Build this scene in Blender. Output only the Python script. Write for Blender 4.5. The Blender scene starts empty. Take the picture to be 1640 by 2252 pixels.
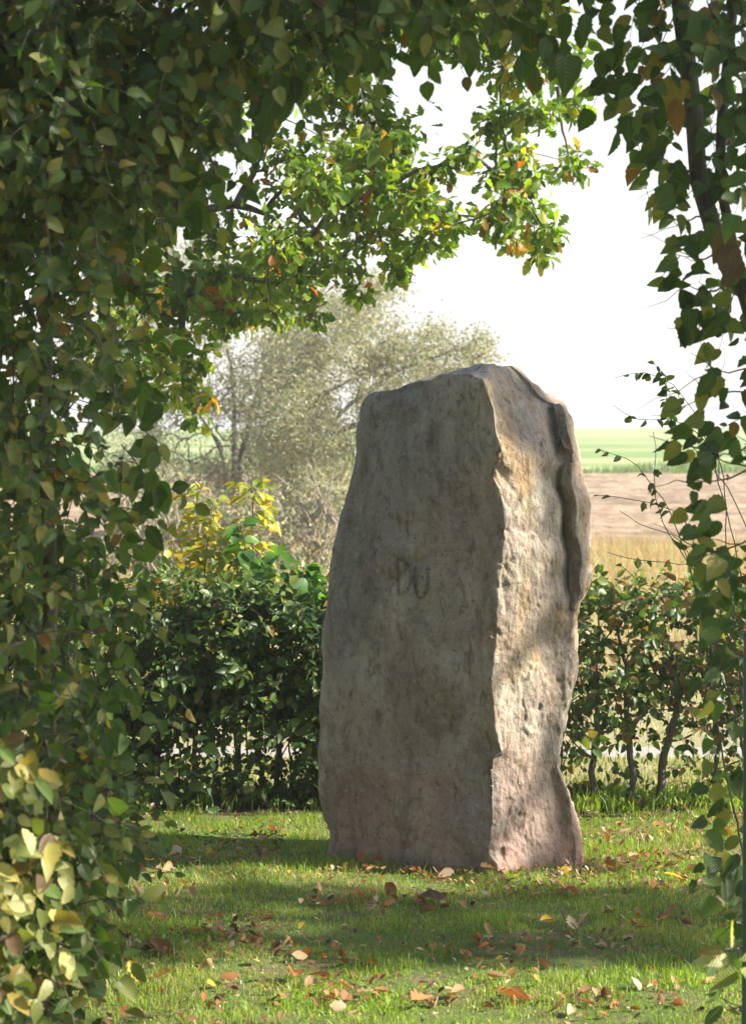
import bpy, math, numpy as np
from mathutils import Vector, Matrix

# ------------------------------------------------------------------ camera, sky, sun
S = bpy.context.scene
COL = S.collection
F_PX, HORIZ, CAM_Z = 4850.0, 965.0, 1.6          # focal length in photo pixels, eye level row, eye height
PITCH = math.atan((1126.0 - HORIZ) / F_PX)
cam = bpy.data.cameras.new('camera')
cam.sensor_fit = 'VERTICAL'; cam.sensor_height = 36.0; cam.sensor_width = 36.0
cam.lens = 36.0 * F_PX / 2252.0
cam.clip_start = 0.1; cam.clip_end = 9000
cam.dof.use_dof = True; cam.dof.focus_distance = 8.3; cam.dof.aperture_fstop = 7.0
cam_ob = bpy.data.objects.new('camera', cam); COL.objects.link(cam_ob)
cam_ob.location = (0, 0, CAM_Z); cam_ob.rotation_euler = (math.pi / 2 - PITCH, 0, 0)
S.camera = cam_ob

SUN_EL, SUN_AZ = math.radians(33), math.radians(97)   # azimuth from +Y (view direction) clockwise
SUN = np.array([math.sin(SUN_AZ) * math.cos(SUN_EL), math.cos(SUN_AZ) * math.cos(SUN_EL), math.sin(SUN_EL)])
W = bpy.data.worlds.new('World'); S.world = W; W.use_nodes = True
wn = W.node_tree.nodes; wl = W.node_tree.links
bg = wn['Background']; bg.inputs['Strength'].default_value = 0.10
sky = wn.new('ShaderNodeTexSky'); sky.sky_type = 'NISHITA'; sky.sun_disc = False
sky.sun_elevation = SUN_EL; sky.sun_rotation = SUN_AZ
sky.air_density = 1.0; sky.dust_density = 1.2; sky.ozone_density = 1.0
# bright thin cloud veil, thickest toward the horizon on every side
_tc = wn.new('ShaderNodeTexCoord'); _sx = wn.new('ShaderNodeSeparateXYZ'); wl.new(_tc.outputs['Generated'], _sx.inputs[0])
_mr = wn.new('ShaderNodeMapRange'); _mr.interpolation_type = 'SMOOTHSTEP'; wl.new(_sx.outputs[2], _mr.inputs[0])
for _i, _v in ((1, 0.42), (2, 0.09), (3, 0.0), (4, 0.92)): _mr.inputs[_i].default_value = _v
_no = wn.new('ShaderNodeTexNoise'); _no.inputs['Scale'].default_value = 5.0; _no.inputs['Detail'].default_value = 5; _mp = wn.new('ShaderNodeMapping'); _mp.inputs['Scale'].default_value = (1, 1, 2.2)
wl.new(_tc.outputs['Generated'], _mp.inputs[0]); wl.new(_mp.outputs[0], _no.inputs['Vector'])
_nm = wn.new('ShaderNodeMapRange'); wl.new(_no.outputs['Fac'], _nm.inputs[0])
for _i, _v in ((1, 0.3), (2, 0.7), (3, 0.72), (4, 1.12)): _nm.inputs[_i].default_value = _v
_mu = wn.new('ShaderNodeMath'); _mu.operation = 'MULTIPLY'; _mu.use_clamp = True; wl.new(_mr.outputs[0], _mu.inputs[0]); wl.new(_nm.outputs[0], _mu.inputs[1])
_mx = wn.new('ShaderNodeMix'); _mx.data_type = 'RGBA'; wl.new(_mu.outputs[0], _mx.inputs[0]); wl.new(sky.outputs[0], _mx.inputs[6]); _mx.inputs[7].default_value = (4.75, 4.6, 4.4, 1)
wl.new(_mx.outputs[2], bg.inputs['Color'])
sl = bpy.data.lights.new('sun', 'SUN'); sl.energy = 5.0; sl.angle = math.radians(0.53); sl.color = (1.0, 0.93, 0.80)
so = bpy.data.objects.new('sun', sl); COL.objects.link(so)
so.rotation_euler = Vector(SUN).to_track_quat('Z', 'Y').to_euler(); so.location = (12, -2, 9)
S.view_settings.view_transform = 'Standard'; S.view_settings.look = 'None'
S.view_settings.exposure = 1.5; S.view_settings.gamma = 1.0; S.view_settings.use_curve_mapping = False
S.cycles.use_denoising = True
S.cycles.max_bounces = 8; S.cycles.transparent_max_bounces = 8

# ------------------------------------------------------------------ helpers
rng = np.random.default_rng(11)
cP, sP = math.cos(PITCH), math.sin(PITCH)

def P(px, py, Y):
    """photo pixel -> world point on the plane y = Y (arrays allowed)"""
    px = np.asarray(px, float); py = np.asarray(py, float); Y = np.asarray(Y, float)
    dx = (px - 820.0) / F_PX; dy = -(py - 1126.0) / F_PX
    wy = cP + dy * sP; wz = -sP + dy * cP
    k = Y / wy
    return np.stack(np.broadcast_arrays(dx * k, Y + 0 * k, CAM_Z + wz * k), -1)

def proj(p):
    p = np.asarray(p, float); q = p - np.array([0, 0, CAM_Z])
    dep = q[..., 1] * cP - q[..., 2] * sP
    up = q[..., 1] * sP + q[..., 2] * cP
    d = np.maximum(dep, 1e-3)
    return 820 + q[..., 0] / d * F_PX, 1126 - up / d * F_PX, dep

def _hash(ix, iy, iz, seed):
    h = (ix.astype(np.int64) * 374761393 + iy.astype(np.int64) * 668265263 + iz.astype(np.int64) * 2147483647 + seed * 974634777)
    h = (h ^ (h >> 13)) * 1274126177
    h = h ^ (h >> 16)
    return (h & 0xFFFF).astype(np.float64) / 65535.0

def vnoise(p, seed=0):
    i = np.floor(p); f = p - i; i = i.astype(np.int64)
    f = f * f * f * (f * (f * 6 - 15) + 10)
    r = 0
    for a in (0, 1):
        for b in (0, 1):
            for c in (0, 1):
                w = (f[..., 0] if a else 1 - f[..., 0]) * (f[..., 1] if b else 1 - f[..., 1]) * (f[..., 2] if c else 1 - f[..., 2])
                r = r + w * _hash(i[..., 0] + a, i[..., 1] + b, i[..., 2] + c, seed)
    return r * 2 - 1

def fbm(p, octv=4, seed=0, gain=0.5, lac=2.03):
    r = 0; a = 1.0; p = np.asarray(p, float)
    for k in range(octv):
        r = r + a * vnoise(p, seed + k * 7); a *= gain; p = p * lac + 13.7
    return r

def sstep(a, b, x):
    t = np.clip((x - a) / (b - a), 0, 1); return t * t * (3 - 2 * t)

def in_poly(poly, x, y):
    poly = np.asarray(poly, float); r = np.zeros(np.shape(x), bool)
    x0, y0 = poly[-1]
    for x1, y1 in poly:
        c = ((y1 > y) != (y0 > y)) & (x < (x0 - x1) * (y - y1) / ((y0 - y1) + 1e-12) + x1)
        r ^= c; x0, y0 = x1, y1
    return r

def mesh_np(name, V, faces, mats, uv=None, tint=None, smooth=True):
    """faces: list of (M,k) int arrays"""
    me = bpy.data.meshes.new(name)
    V = np.asarray(V, np.float32)
    me.vertices.add(len(V)); me.vertices.foreach_set('co', V.ravel())
    loops = np.concatenate([f.ravel() for f in faces]).astype(np.int32)
    tot = np.concatenate([np.full(len(f), f.shape[1], np.int32) for f in faces])
    start = np.concatenate([[0], np.cumsum(tot)[:-1]]).astype(np.int32)
    me.loops.add(len(loops)); me.loops.foreach_set('vertex_index', loops)
    me.polygons.add(len(tot)); me.polygons.foreach_set('loop_start', start); me.polygons.foreach_set('loop_total', tot)
    me.update(calc_edges=True); me.validate()
    if smooth: me.polygons.foreach_set('use_smooth', np.ones(len(tot), bool))
    if uv is not None:
        l = me.uv_layers.new(name='UVMap'); l.data.foreach_set('uv', np.asarray(uv, np.float32)[loops].ravel())
    if tint is not None:
        a = me.color_attributes.new('tint', 'FLOAT_COLOR', 'POINT')
        t = np.ones((len(V), 4), np.float32); t[:, :3] = tint; a.data.foreach_set('color', t.ravel())
    for m in (mats if isinstance(mats, (list, tuple)) else [mats]): me.materials.append(m)
    return me

def link(name, me, parent=None, loc=None, **props):
    o = bpy.data.objects.new(name, me); COL.objects.link(o)
    if parent is not None: o.parent = parent
    if loc is not None: o.location = loc
    for k, v in props.items(): o[k] = v
    return o

def thing(name, label, cat, loc, group=None):
    o = link(name, None, loc=loc, label=label, category=cat)
    o.empty_display_size = 0.2
    if group: o['group'] = group
    return o

def tubes(polys, sides=6):
    """list of (points (n,3), radii (n,)) -> merged V, quads"""
    VV, FF, off = [], [], 0
    ang = np.arange(sides) * 2 * math.pi / sides
    for pts, rad in polys:
        pts = np.asarray(pts, float); n = len(pts); rad = np.broadcast_to(np.asarray(rad, float), (n,))
        t = np.gradient(pts, axis=0); t /= np.linalg.norm(t, axis=1)[:, None] + 1e-9
        ref = np.array([0.0, 1.0, 0.13]) if abs(t[:, 1]).mean() < 0.8 else np.array([1.0, 0, 0.1])
        a = np.cross(t, ref); a /= np.linalg.norm(a, axis=1)[:, None] + 1e-9
        b = np.cross(t, a)
        ring = pts[:, None] + rad[:, None, None] * (np.cos(ang)[None, :, None] * a[:, None] + np.sin(ang)[None, :, None] * b[:, None])
        VV.append(ring.reshape(-1, 3))
        i, j = np.meshgrid(np.arange(n - 1), np.arange(sides), indexing='ij')
        q = np.stack([i * sides + j, i * sides + (j + 1) % sides, (i + 1) * sides + (j + 1) % sides, (i + 1) * sides + j], -1).reshape(-1, 4)
        FF.append(q + off); off += n * sides
    return np.concatenate(VV), [np.concatenate(FF)]

def wood(name, polys, mat, parent, sides=6, base=(0, 0, 0), **props):
    V, Fq = tubes(polys, sides)
    return link(name, mesh_np(name, V - np.array(base), Fq, mat), parent, **props)

def curve(pts, n=10, wob=0.0):
    """smooth polyline through control points"""
    pts = np.asarray(pts, float); m = len(pts)
    d = np.concatenate([[0], np.cumsum(np.linalg.norm(np.diff(pts, axis=0), axis=1))])
    t = np.linspace(0, d[-1], n)
    if m > 2:
        tan = np.gradient(pts, d, axis=0); out = np.zeros((n, 3))
        k = np.clip(np.searchsorted(d, t, 'right') - 1, 0, m - 2); h = (d[k + 1] - d[k])[:, None]; s = ((t - d[k]) / (d[k + 1] - d[k]))[:, None]
        out = (2*s**3-3*s**2+1)*pts[k] + (s**3-2*s**2+s)*h*tan[k] + (-2*s**3+3*s**2)*pts[k+1] + (s**3-s**2)*h*tan[k+1]
    else:
        out = pts[0] + (pts[1] - pts[0]) * (t / d[-1])[:, None]
    if wob:
        w = rng.normal(0, wob, (n, 3)); w[0] = 0
        out = out + w
    return out

# ------------------------------------------------------------------ materials
def new_mat(name):
    m = bpy.data.materials.new(name); m.use_nodes = True
    nt = m.node_tree; b = nt.nodes['Principled BSDF']
    return m, nt, b

def node(nt, t, **kw):
    n = nt.nodes.new(t)
    for k, v in kw.items():
        if k in n.inputs.keys(): n.inputs[k].default_value = v
        else: setattr(n, k, v)
    return n

def math_n(nt, op, a, b=None, clamp=False):
    n = nt.nodes.new('ShaderNodeMath'); n.operation = op; n.use_clamp = clamp
    for i, v in enumerate((a, b)):
        if v is None: continue
        if isinstance(v, (int, float)): n.inputs[i].default_value = v
        else: nt.links.new(v, n.inputs[i])
    return n.outputs[0]

def mix_c(nt, fac, a, b, blend='MIX'):
    n = nt.nodes.new('ShaderNodeMix'); n.data_type = 'RGBA'; n.blend_type = blend
    for s, v in ((n.inputs[0], fac), (n.inputs[6], a), (n.inputs[7], b)):
        if isinstance(v, (int, float)): s.default_value = v
        elif isinstance(v, tuple): s.default_value = (*v, 1)
        else: nt.links.new(v, s)
    return n.outputs[2]

def ramp(nt, fac, lo, hi):
    n = nt.nodes.new('ShaderNodeMapRange'); n.interpolation_type = 'SMOOTHSTEP'
    nt.links.new(fac, n.inputs[0]); n.inputs[1].default_value = lo; n.inputs[2].default_value = hi
    return n.outputs[0]

def noise_n(nt, vec, scale, detail=4, rough=0.55, dist=0.0):
    n = node(nt, 'ShaderNodeTexNoise', Scale=scale, Detail=detail, Roughness=rough, Distortion=dist)
    nt.links.new(vec, n.inputs['Vector']); return n.outputs['Fac']

def leaf_mat(name, transl=0.4, rough=0.5, veins=True, spec=0.35, tcol=(1.5, 1.7, 0.5)):
    m, nt, b = new_mat(name)
    at = node(nt, 'ShaderNodeVertexColor'); at.layer_name = 'tint'
    geo = node(nt, 'ShaderNodeNewGeometry')
    blot = noise_n(nt, geo.outputs['Position'], 38.0, 3, 0.6)
    blot2 = noise_n(nt, geo.outputs['Position'], 160.0, 2, 0.5)
    c = mix_c(nt, ramp(nt, blot, 0.52, 0.72), at.outputs['Color'], (1.35, 1.12, 0.8), 'MULTIPLY')
    c = mix_c(nt, ramp(nt, blot2, 0.62, 0.74), c, mix_c(nt, 0.6, c, (0.12, 0.065, 0.03)))
    if veins:
        uv = node(nt, 'ShaderNodeUVMap'); sx = node(nt, 'ShaderNodeSeparateXYZ'); nt.links.new(uv.outputs[0], sx.inputs[0])
        au = math_n(nt, 'ABSOLUTE', math_n(nt, 'SUBTRACT', sx.outputs[0], 0.5))
        ch = math_n(nt, 'FRACT', math_n(nt, 'MULTIPLY', math_n(nt, 'SUBTRACT', sx.outputs[1], math_n(nt, 'MULTIPLY', au, 0.62)), 10.0))
        tri = math_n(nt, 'ABSOLUTE', math_n(nt, 'SUBTRACT', ch, 0.5))          # 0 at vein
        side = ramp(nt, tri, 0.14, 0.03)
        mid = ramp(nt, au, 0.035, 0.012)
        v = math_n(nt, 'MAXIMUM', math_n(nt, 'MULTIPLY', side, 0.55), mid)
        c = mix_c(nt, math_n(nt, 'MULTIPLY', v, 0.55), c, mix_c(nt, 0.45, c, (0.30, 0.30, 0.14)))
        c = mix_c(nt, math_n(nt, 'MULTIPLY', ramp(nt, math_n(nt, 'ADD', au, math_n(nt, 'MULTIPLY', blot, 0.5)), 0.62, 0.78), 0.7), c, (0.16, 0.10, 0.035))
        bp = node(nt, 'ShaderNodeBump', Strength=0.6, Distance=0.004); bp.invert = True
        nt.links.new(math_n(nt, 'SUBTRACT', 1.0, tri), bp.inputs['Height']); nt.links.new(bp.outputs[0], b.inputs['Normal'])
    nt.links.new(c, b.inputs['Base Color'])
    b.inputs['Roughness'].default_value = rough; b.inputs['Specular IOR Level'].default_value = spec
    tr = node(nt, 'ShaderNodeBsdfTranslucent'); nt.links.new(mix_c(nt, 1.0, c, tcol, 'MULTIPLY'), tr.inputs['Color'])
    mx = node(nt, 'ShaderNodeMixShader'); mx.inputs[0].default_value = transl
    nt.links.new(b.outputs[0], mx.inputs[1]); nt.links.new(tr.outputs[0], mx.inputs[2])
    nt.links.new(mx.outputs[0], nt.nodes['Material Output'].inputs['Surface'])
    return m

M_LEAF = leaf_mat('hornbeam_leaf', 0.36, 0.42, True, 0.45)
M_HEDGE = leaf_mat('hedge_leaf', 0.40, 0.42, False, 0.4)
M_OAK = leaf_mat('oak_leaf', 0.55, 0.45, False, 0.35, (1.75, 1.8, 0.55))
M_WILLOW = leaf_mat('willow_leaf', 0.38, 0.5, False, 0.4, (1.3, 1.3, 0.8))
M_DRY = leaf_mat('dry_leaf', 0.22, 0.6, True, 0.3, (1.5, 1.1, 0.6))
M_STRAW = leaf_mat('dry_grass_blade', 0.35, 0.6, False, 0.25, (1.25, 1.1, 0.75))
M_GRASS = leaf_mat('grass_blade', 0.48, 0.36, False, 0.5, (1.4, 1.7, 0.5))

def bark_mat(name, c1, c2, scale=30):
    m, nt, b = new_mat(name)
    tc = node(nt, 'ShaderNodeTexCoord'); mp = node(nt, 'ShaderNodeMapping'); mp.inputs['Scale'].default_value = (1, 1, 0.25)
    nt.links.new(tc.outputs['Object'], mp.inputs[0])
    f = noise_n(nt, mp.outputs[0], scale, 5, 0.65)
    nt.links.new(mix_c(nt, ramp(nt, f, 0.35, 0.68), c1, c2), b.inputs['Base Color'])
    bp = node(nt, 'ShaderNodeBump', Strength=0.6, Distance=0.01); nt.links.new(f, bp.inputs['Height']); nt.links.new(bp.outputs[0], b.inputs['Normal'])
    b.inputs['Roughness'].default_value = 0.85
    return m
M_BARK = bark_mat('hornbeam_bark', (0.055, 0.045, 0.035), (0.15, 0.13, 0.105))
M_OAKBARK = bark_mat('oak_bark', (0.04, 0.033, 0.026), (0.12, 0.10, 0.08), 22)
M_WILLOWBARK = bark_mat('willow_bark', (0.06, 0.055, 0.05), (0.16, 0.145, 0.13), 8)
M_PALETWIG = bark_mat('pale_twig_bark', (0.18, 0.15, 0.11), (0.34, 0.29, 0.22), 20)

def ground_mat(name, cols, scales, bump=0.0, bscale=40.0, rough=0.95, rows=None):
    m, nt, b = new_mat(name)
    geo = node(nt, 'ShaderNodeNewGeometry'); c = cols[0]
    for col, sc in zip(cols[1:], scales):
        f = noise_n(nt, geo.outputs['Position'], sc, 5, 0.62)
        c = mix_c(nt, ramp(nt, f, 0.42, 0.62), c, col)
    if rows:
        mp = node(nt, 'ShaderNodeMapping'); mp.inputs['Scale'].default_value = rows[0]; nt.links.new(geo.outputs['Position'], mp.inputs[0])
        c = mix_c(nt, math_n(nt, 'MULTIPLY', ramp(nt, noise_n(nt, mp.outputs[0], 1.0, 5, 0.7), 0.44, 0.60), 0.75), c, rows[1])
    nt.links.new(c, b.inputs['Base Color']); b.inputs['Roughness'].default_value = rough
    b.inputs['Specular IOR Level'].default_value = 0.15
    if bump:
        bp = node(nt, 'ShaderNodeBump', Strength=1.0, Distance=bump); nt.links.new(noise_n(nt, geo.outputs['Position'], bscale, 6, 0.7), bp.inputs['Height'])
        nt.links.new(bp.outputs[0], b.inputs['Normal'])
    return m
M_LAWN = ground_mat('lawn_soil', [(0.13, 0.17, 0.05), (0.19, 0.15, 0.085), (0.12, 0.18, 0.045)], [9, 3], 0.02)
M_SOIL = ground_mat('hedge_soil', [(0.05, 0.038, 0.026), (0.085, 0.06, 0.04)], [14], 0.03)
M_ROUGH = ground_mat('dry_verge', [(0.36, 0.33, 0.18), (0.28, 0.32, 0.13), (0.44, 0.37, 0.22)], [1.5, 5], 0.03)
M_PLOUGH = ground_mat('stubble', [(0.33, 0.235, 0.155), (0.27, 0.185, 0.12), (0.42, 0.32, 0.21)], [0.9, 4.0], 0.05, 6, rows=((.22, 1.1, 1), (.17, .115, .075)))
M_FIELD = ground_mat('green_crop', [(0.16, 0.25, 0.065), (0.25, 0.29, 0.09), (0.14, 0.23, 0.06)], [0.06, 0.3], 0.02, 3, rows=((.004, .07, 1), (.40, .38, .18)))
M_GROUND = ground_mat('earth', [(0.14, 0.16, 0.06), (0.20, 0.18, 0.09)], [0.05], 0.0)
M_PATH = ground_mat('worn_path', [(0.30, 0.28, 0.25), (0.38, 0.35, 0.30)], [30], 0.005)

def stone_mat():
    m, nt, b = new_mat('weathered_sandstone')
    tc = node(nt, 'ShaderNodeTexCoord'); o = tc.outputs['Object']
    sx = node(nt, 'ShaderNodeSeparateXYZ'); nt.links.new(o, sx.inputs[0])
    def stretched(sc):
        mp = node(nt, 'ShaderNodeMapping'); mp.inputs['Scale'].default_value = sc; nt.links.new(o, mp.inputs[0]); return mp.outputs[0]
    big = noise_n(nt, stretched((1, 1, 0.6)), 3.2, 6, 0.6, 0.4)
    c = mix_c(nt, ramp(nt, big, 0.36, 0.62), (0.245, 0.197, 0.163), (0.375, 0.32, 0.265))
    # warm mineral staining, mostly on the right flank
    ochre = noise_n(nt, stretched((1, 1, 0.7)), 4.2, 6, 0.6, 0.6)
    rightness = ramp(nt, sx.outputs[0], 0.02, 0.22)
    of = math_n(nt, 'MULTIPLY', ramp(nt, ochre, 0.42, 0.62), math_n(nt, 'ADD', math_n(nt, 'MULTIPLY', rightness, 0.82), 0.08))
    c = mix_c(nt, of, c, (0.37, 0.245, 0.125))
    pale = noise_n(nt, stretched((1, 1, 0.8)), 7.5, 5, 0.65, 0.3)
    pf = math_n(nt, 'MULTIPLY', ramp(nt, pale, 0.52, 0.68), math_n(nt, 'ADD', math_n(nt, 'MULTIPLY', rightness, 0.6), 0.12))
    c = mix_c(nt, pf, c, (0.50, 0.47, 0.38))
    # red sandstone showing near the foot
    pn = noise_n(nt, o, 4.5, 5, 0.6)
    zf = ramp(nt, math_n(nt, 'ADD', sx.outputs[2], math_n(nt, 'MULTIPLY', pn, 0.55)), 0.80, 0.40)
    c = mix_c(nt, math_n(nt, 'MULTIPLY', math_n(nt, 'MULTIPLY', zf, ramp(nt, noise_n(nt, o, 7.0, 5, 0.65), 0.32, 0.54)), math_n(nt, 'ADD', math_n(nt, 'MULTIPLY', rightness, 0.72), 0.25)), c, (0.42, 0.215, 0.165))
    gry = noise_n(nt, stretched((1, 1, 0.6)), 2.1, 4, 0.5)
    c = mix_c(nt, math_n(nt, 'MULTIPLY', ramp(nt, gry, 0.47, 0.62), 0.65), c, (0.20, 0.19, 0.18))
    mot = noise_n(nt, stretched((1, 1, 0.75)), 10.0, 6, 0.66, 0.5)
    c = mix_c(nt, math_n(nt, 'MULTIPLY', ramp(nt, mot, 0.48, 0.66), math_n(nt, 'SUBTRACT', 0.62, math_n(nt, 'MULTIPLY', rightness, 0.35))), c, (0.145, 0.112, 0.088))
    mo2 = noise_n(nt, stretched((1, 1, 0.8)), 6.3, 6, 0.7, 0.2)
    c = mix_c(nt, math_n(nt, 'MULTIPLY', ramp(nt, mo2, 0.5, 0.68), 0.55), c, (0.32, 0.235, 0.19))
    # dark run-off streaks and algae specks, then shade painted into small pits
    st = noise_n(nt, stretched((13, 13, 2.0)), 1.0, 6, 0.68, 0.3)
    c = mix_c(nt, math_n(nt, 'MULTIPLY', ramp(nt, st, 0.46, 0.74), 0.58), c, (0.10, 0.083, 0.063))
    st2 = noise_n(nt, stretched((26, 26, 11)), 1.0, 4, 0.6, 0.5)
    c = mix_c(nt, math_n(nt, 'MULTIPLY', ramp(nt, st2, 0.53, 0.70), 0.62), c, (0.10, 0.075, 0.045))
    sp = noise_n(nt, o, 75, 3, 0.6)
    c = mix_c(nt, math_n(nt, 'MULTIPLY', ramp(nt, sp, 0.62, 0.72), 0.6), c, (0.11, 0.08, 0.05))
    pk = noise_n(nt, stretched((1, 1, .8)), 48, 5, 0.75, 0.3)
    c = mix_c(nt, math_n(nt, 'MULTIPLY', ramp(nt, pk, 0.58, 0.66), 0.65), c, (0.085, 0.066, 0.045))  # pit shade painted as dark specks, no relief behind it
    c = mix_c(nt, math_n(nt, 'MULTIPLY', ramp(nt, pk, 0.43, 0.36), 0.4), c, (0.42, 0.38, 0.31))
    fine = noise_n(nt, o, 200, 4, 0.75)
    c = mix_c(nt, math_n(nt, 'MULTIPLY', ramp(nt, fine, 0.35, 0.65), 0.5), c, mix_c(nt, 1.0, c, (1.5, 1.45, 1.35), 'MULTIPLY'))
    nt.links.new(c, b.inputs['Base Color']); b.inputs['Roughness'].default_value = 0.92; b.inputs['Specular IOR Level'].default_value = 0.2
    h = math_n(nt, 'ADD', math_n(nt, 'MULTIPLY', noise_n(nt, o, 45, 6, 0.7), 1.0), math_n(nt, 'MULTIPLY', noise_n(nt, o, 170, 4, 0.7), 0.35))
    h = math_n(nt, 'SUBTRACT', h, math_n(nt, 'MULTIPLY', ramp(nt, sp, 0.6, 0.72), 0.5))
    bp = node(nt, 'ShaderNodeBump', Strength=0.75, Distance=0.010); nt.links.new(h, bp.inputs['Height']); nt.links.new(bp.outputs[0], b.inputs['Normal'])
    return m
M_STONE = stone_mat()

def paint_mat(name, col, rough=0.5, metal=0.0):
    m, nt, b = new_mat(name); geo = node(nt, 'ShaderNodeNewGeometry')
    f = noise_n(nt, geo.outputs['Position'], 60, 4)
    nt.links.new(mix_c(nt, ramp(nt, f, 0.4, 0.7), col, tuple(v * 0.6 for v in col)), b.inputs['Base Color'])
    b.inputs['Roughness'].default_value = rough; b.inputs['Metallic'].default_value = metal
    return m
M_POST = paint_mat('green_post_paint', (0.05, 0.11, 0.10), 0.4)

# ------------------------------------------------------------------ terrain
def zg(y):
    """ground height along the view: level, then a slow rise to the crest that makes the horizon"""
    y = np.asarray(y, float)
    crest = CAM_Z + (HORIZ - 948) / F_PX * 240
    return crest * sstep(60, 240, y) - 6.0 * sstep(240, 900, y)

def sheet(name, xs, ys, mat, dz=0.0, rough=None):
    X, Y = np.meshgrid(np.asarray(xs, float), np.asarray(ys, float))
    Z = zg(Y) + dz - 0.06 * sstep(0, 60, X) * sstep(60, 240, Y) * X / 20
    if rough is not None: Z = Z + rough(X, Y)
    n, m = X.shape; i, j = np.meshgrid(np.arange(n - 1), np.arange(m - 1), indexing='ij')
    q = np.stack([i * m + j, i * m + j + 1, (i + 1) * m + j + 1, (i + 1) * m + j], -1).reshape(-1, 4)
    return link(name, mesh_np(name, np.stack([X, Y, Z], -1).reshape(-1, 3), [q], mat), kind='structure')

sheet('ground', np.linspace(-3000, 3000, 31), np.concatenate([np.linspace(-60, 60, 13), np.linspace(75, 300, 16), np.geomspace(340, 6000, 14)]), M_GROUND, -0.30)
lawn_bump = lambda X, Y: 0.012 * fbm(np.stack([X * 2.2, Y * 2.2, 0 * X], -1), 3, 5)
sheet('lawn', np.linspace(-9, 9, 121), np.linspace(-2, 9.32, 90), M_LAWN, 0.0, lawn_bump)
sheet('hedge_bed', np.linspace(-9, 9, 121), np.linspace(9.32, 9.9, 8), M_SOIL, 0.0, lambda X, Y: 0.03 * fbm(np.stack([X * 3, Y * 3, 0 * X], -1), 3, 3) * sstep(9.32, 9.5, Y))
sheet('verge', np.linspace(-9, 9, 61), [9.9, 10.3, 10.7, 11.05], M_ROUGH)
sheet('path', np.linspace(-30, 30, 31), [11.05, 11.2, 11.4], M_PATH, 0.0)
sheet('verge', np.linspace(-40, 40, 81), np.linspace(11.4, 33, 44), M_ROUGH, 0.0, lambda X, Y: 0.05 * fbm(np.stack([X * .8, Y * .8, 0 * X], -1), 3, 9) * sstep(11.4, 13, Y) * sstep(33, 31, Y))
sheet('stubble_field', np.concatenate([np.linspace(-160, -12, 30), np.linspace(-11.8, 17, 150), np.linspace(18, 160, 30)]), np.linspace(33, 90, 260), M_PLOUGH, 0.0,
      lambda X, Y: (0.05 * fbm(np.stack([X * 1.3, Y * 3.2, 0 * X], -1), 4, 21, 0.7) + 0.035 * np.sin(Y * 5.2 + 0.6 * np.sin(X * .7))) * sstep(33, 34, Y) * sstep(90, 89, Y))
sheet('green_field', np.linspace(-900, 900, 61), np.concatenate([np.linspace(90, 240, 40), np.geomspace(250, 900, 20)]), M_FIELD, 0.0,
      lambda X, Y: 0.25 * fbm(np.stack([X * .02, Y * .02, 0 * X], -1), 3, 33) * sstep(90, 130, Y) + 0.25 * np.exp(-((Y - 93) / 1.6) ** 2))

def haze():
    m = bpy.data.materials.new('haze_air'); m.use_nodes = True; nt = m.node_tree; nt.nodes.clear()
    out = nt.nodes.new('ShaderNodeOutputMaterial'); v = nt.nodes.new('ShaderNodeVolumePrincipled')
    v.inputs['Color'].default_value = (0.97, 0.97, 0.96, 1); v.inputs['Density'].default_value = 0.0014; v.inputs['Anisotropy'].default_value = 0.2
    nt.links.new(v.outputs[0], out.inputs['Volume'])
    x, y0, y1, z0, z1 = 3100, -300, 6300, -8.0, 17.0
    V = [(a, b, c) for c in (z0, z1) for a, b in ((-x, y0), (x, y0), (x, y1), (-x, y1))]
    F = np.array([(0, 3, 2, 1), (4, 5, 6, 7), (0, 1, 5, 4), (1, 2, 6, 5), (2, 3, 7, 6), (3, 0, 4, 7)])
    link('haze', mesh_np('haze', V, [F], m, smooth=False), kind='stuff')
haze()

# ------------------------------------------------------------------ foliage machinery
def strip_leaf(sections, width, cols=2, fold=0.25, droop=0.25, pleat=0.0, curl=0.0, twist=0.0, bend=0.0):
    """leaf along +Y from 0..1, width table per section; returns V, quads, uv"""
    t = np.asarray([s[0] for s in sections]); w = np.asarray([s[1] for s in sections]) * width
    us = np.linspace(-1, 1, cols + 1); V = []; UV = []
    for k, (tt, ww) in enumerate(zip(t, w)):
        for u in us:
            x = u * ww; z = fold * abs(x) - droop * tt * tt + pleat * (1 if k % 2 else -1) * abs(u) * ww + curl * (u * u) * ww
            y = tt - 0.12 * abs(u) * ww
            a = twist * tt * u
            V.append((x + bend * tt * tt, y + 0.0, z + a * ww)); UV.append((0.5 + u * 0.5 * (ww / max(w.max(), 1e-6)), tt))
    n, m = len(t), cols + 1; i, j = np.meshgrid(np.arange(n - 1), np.arange(cols), indexing='ij')
    q = np.stack([i * m + j, i * m + j + 1, (i + 1) * m + j + 1, (i + 1) * m + j], -1).reshape(-1, 4)
    return np.array(V), q, np.array(UV)

def ellip(n, p=0.85, tip=0.06):
    t = np.linspace(0, 1, n) ** 0.93; w = np.sin(math.pi * t ** p) ** 0.8; w = np.maximum(w, 0.02); w[-1] = 0.01; w[0] = 0.05
    return list(zip(t, w))
OAKS = [(0, .05), (.10, .10), (.24, .42), (.33, .30), (.46, .80), (.55, .45), (.68, 1.0), (.78, .62), (.88, .72), (.97, .40), (1.0, .05)]

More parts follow.
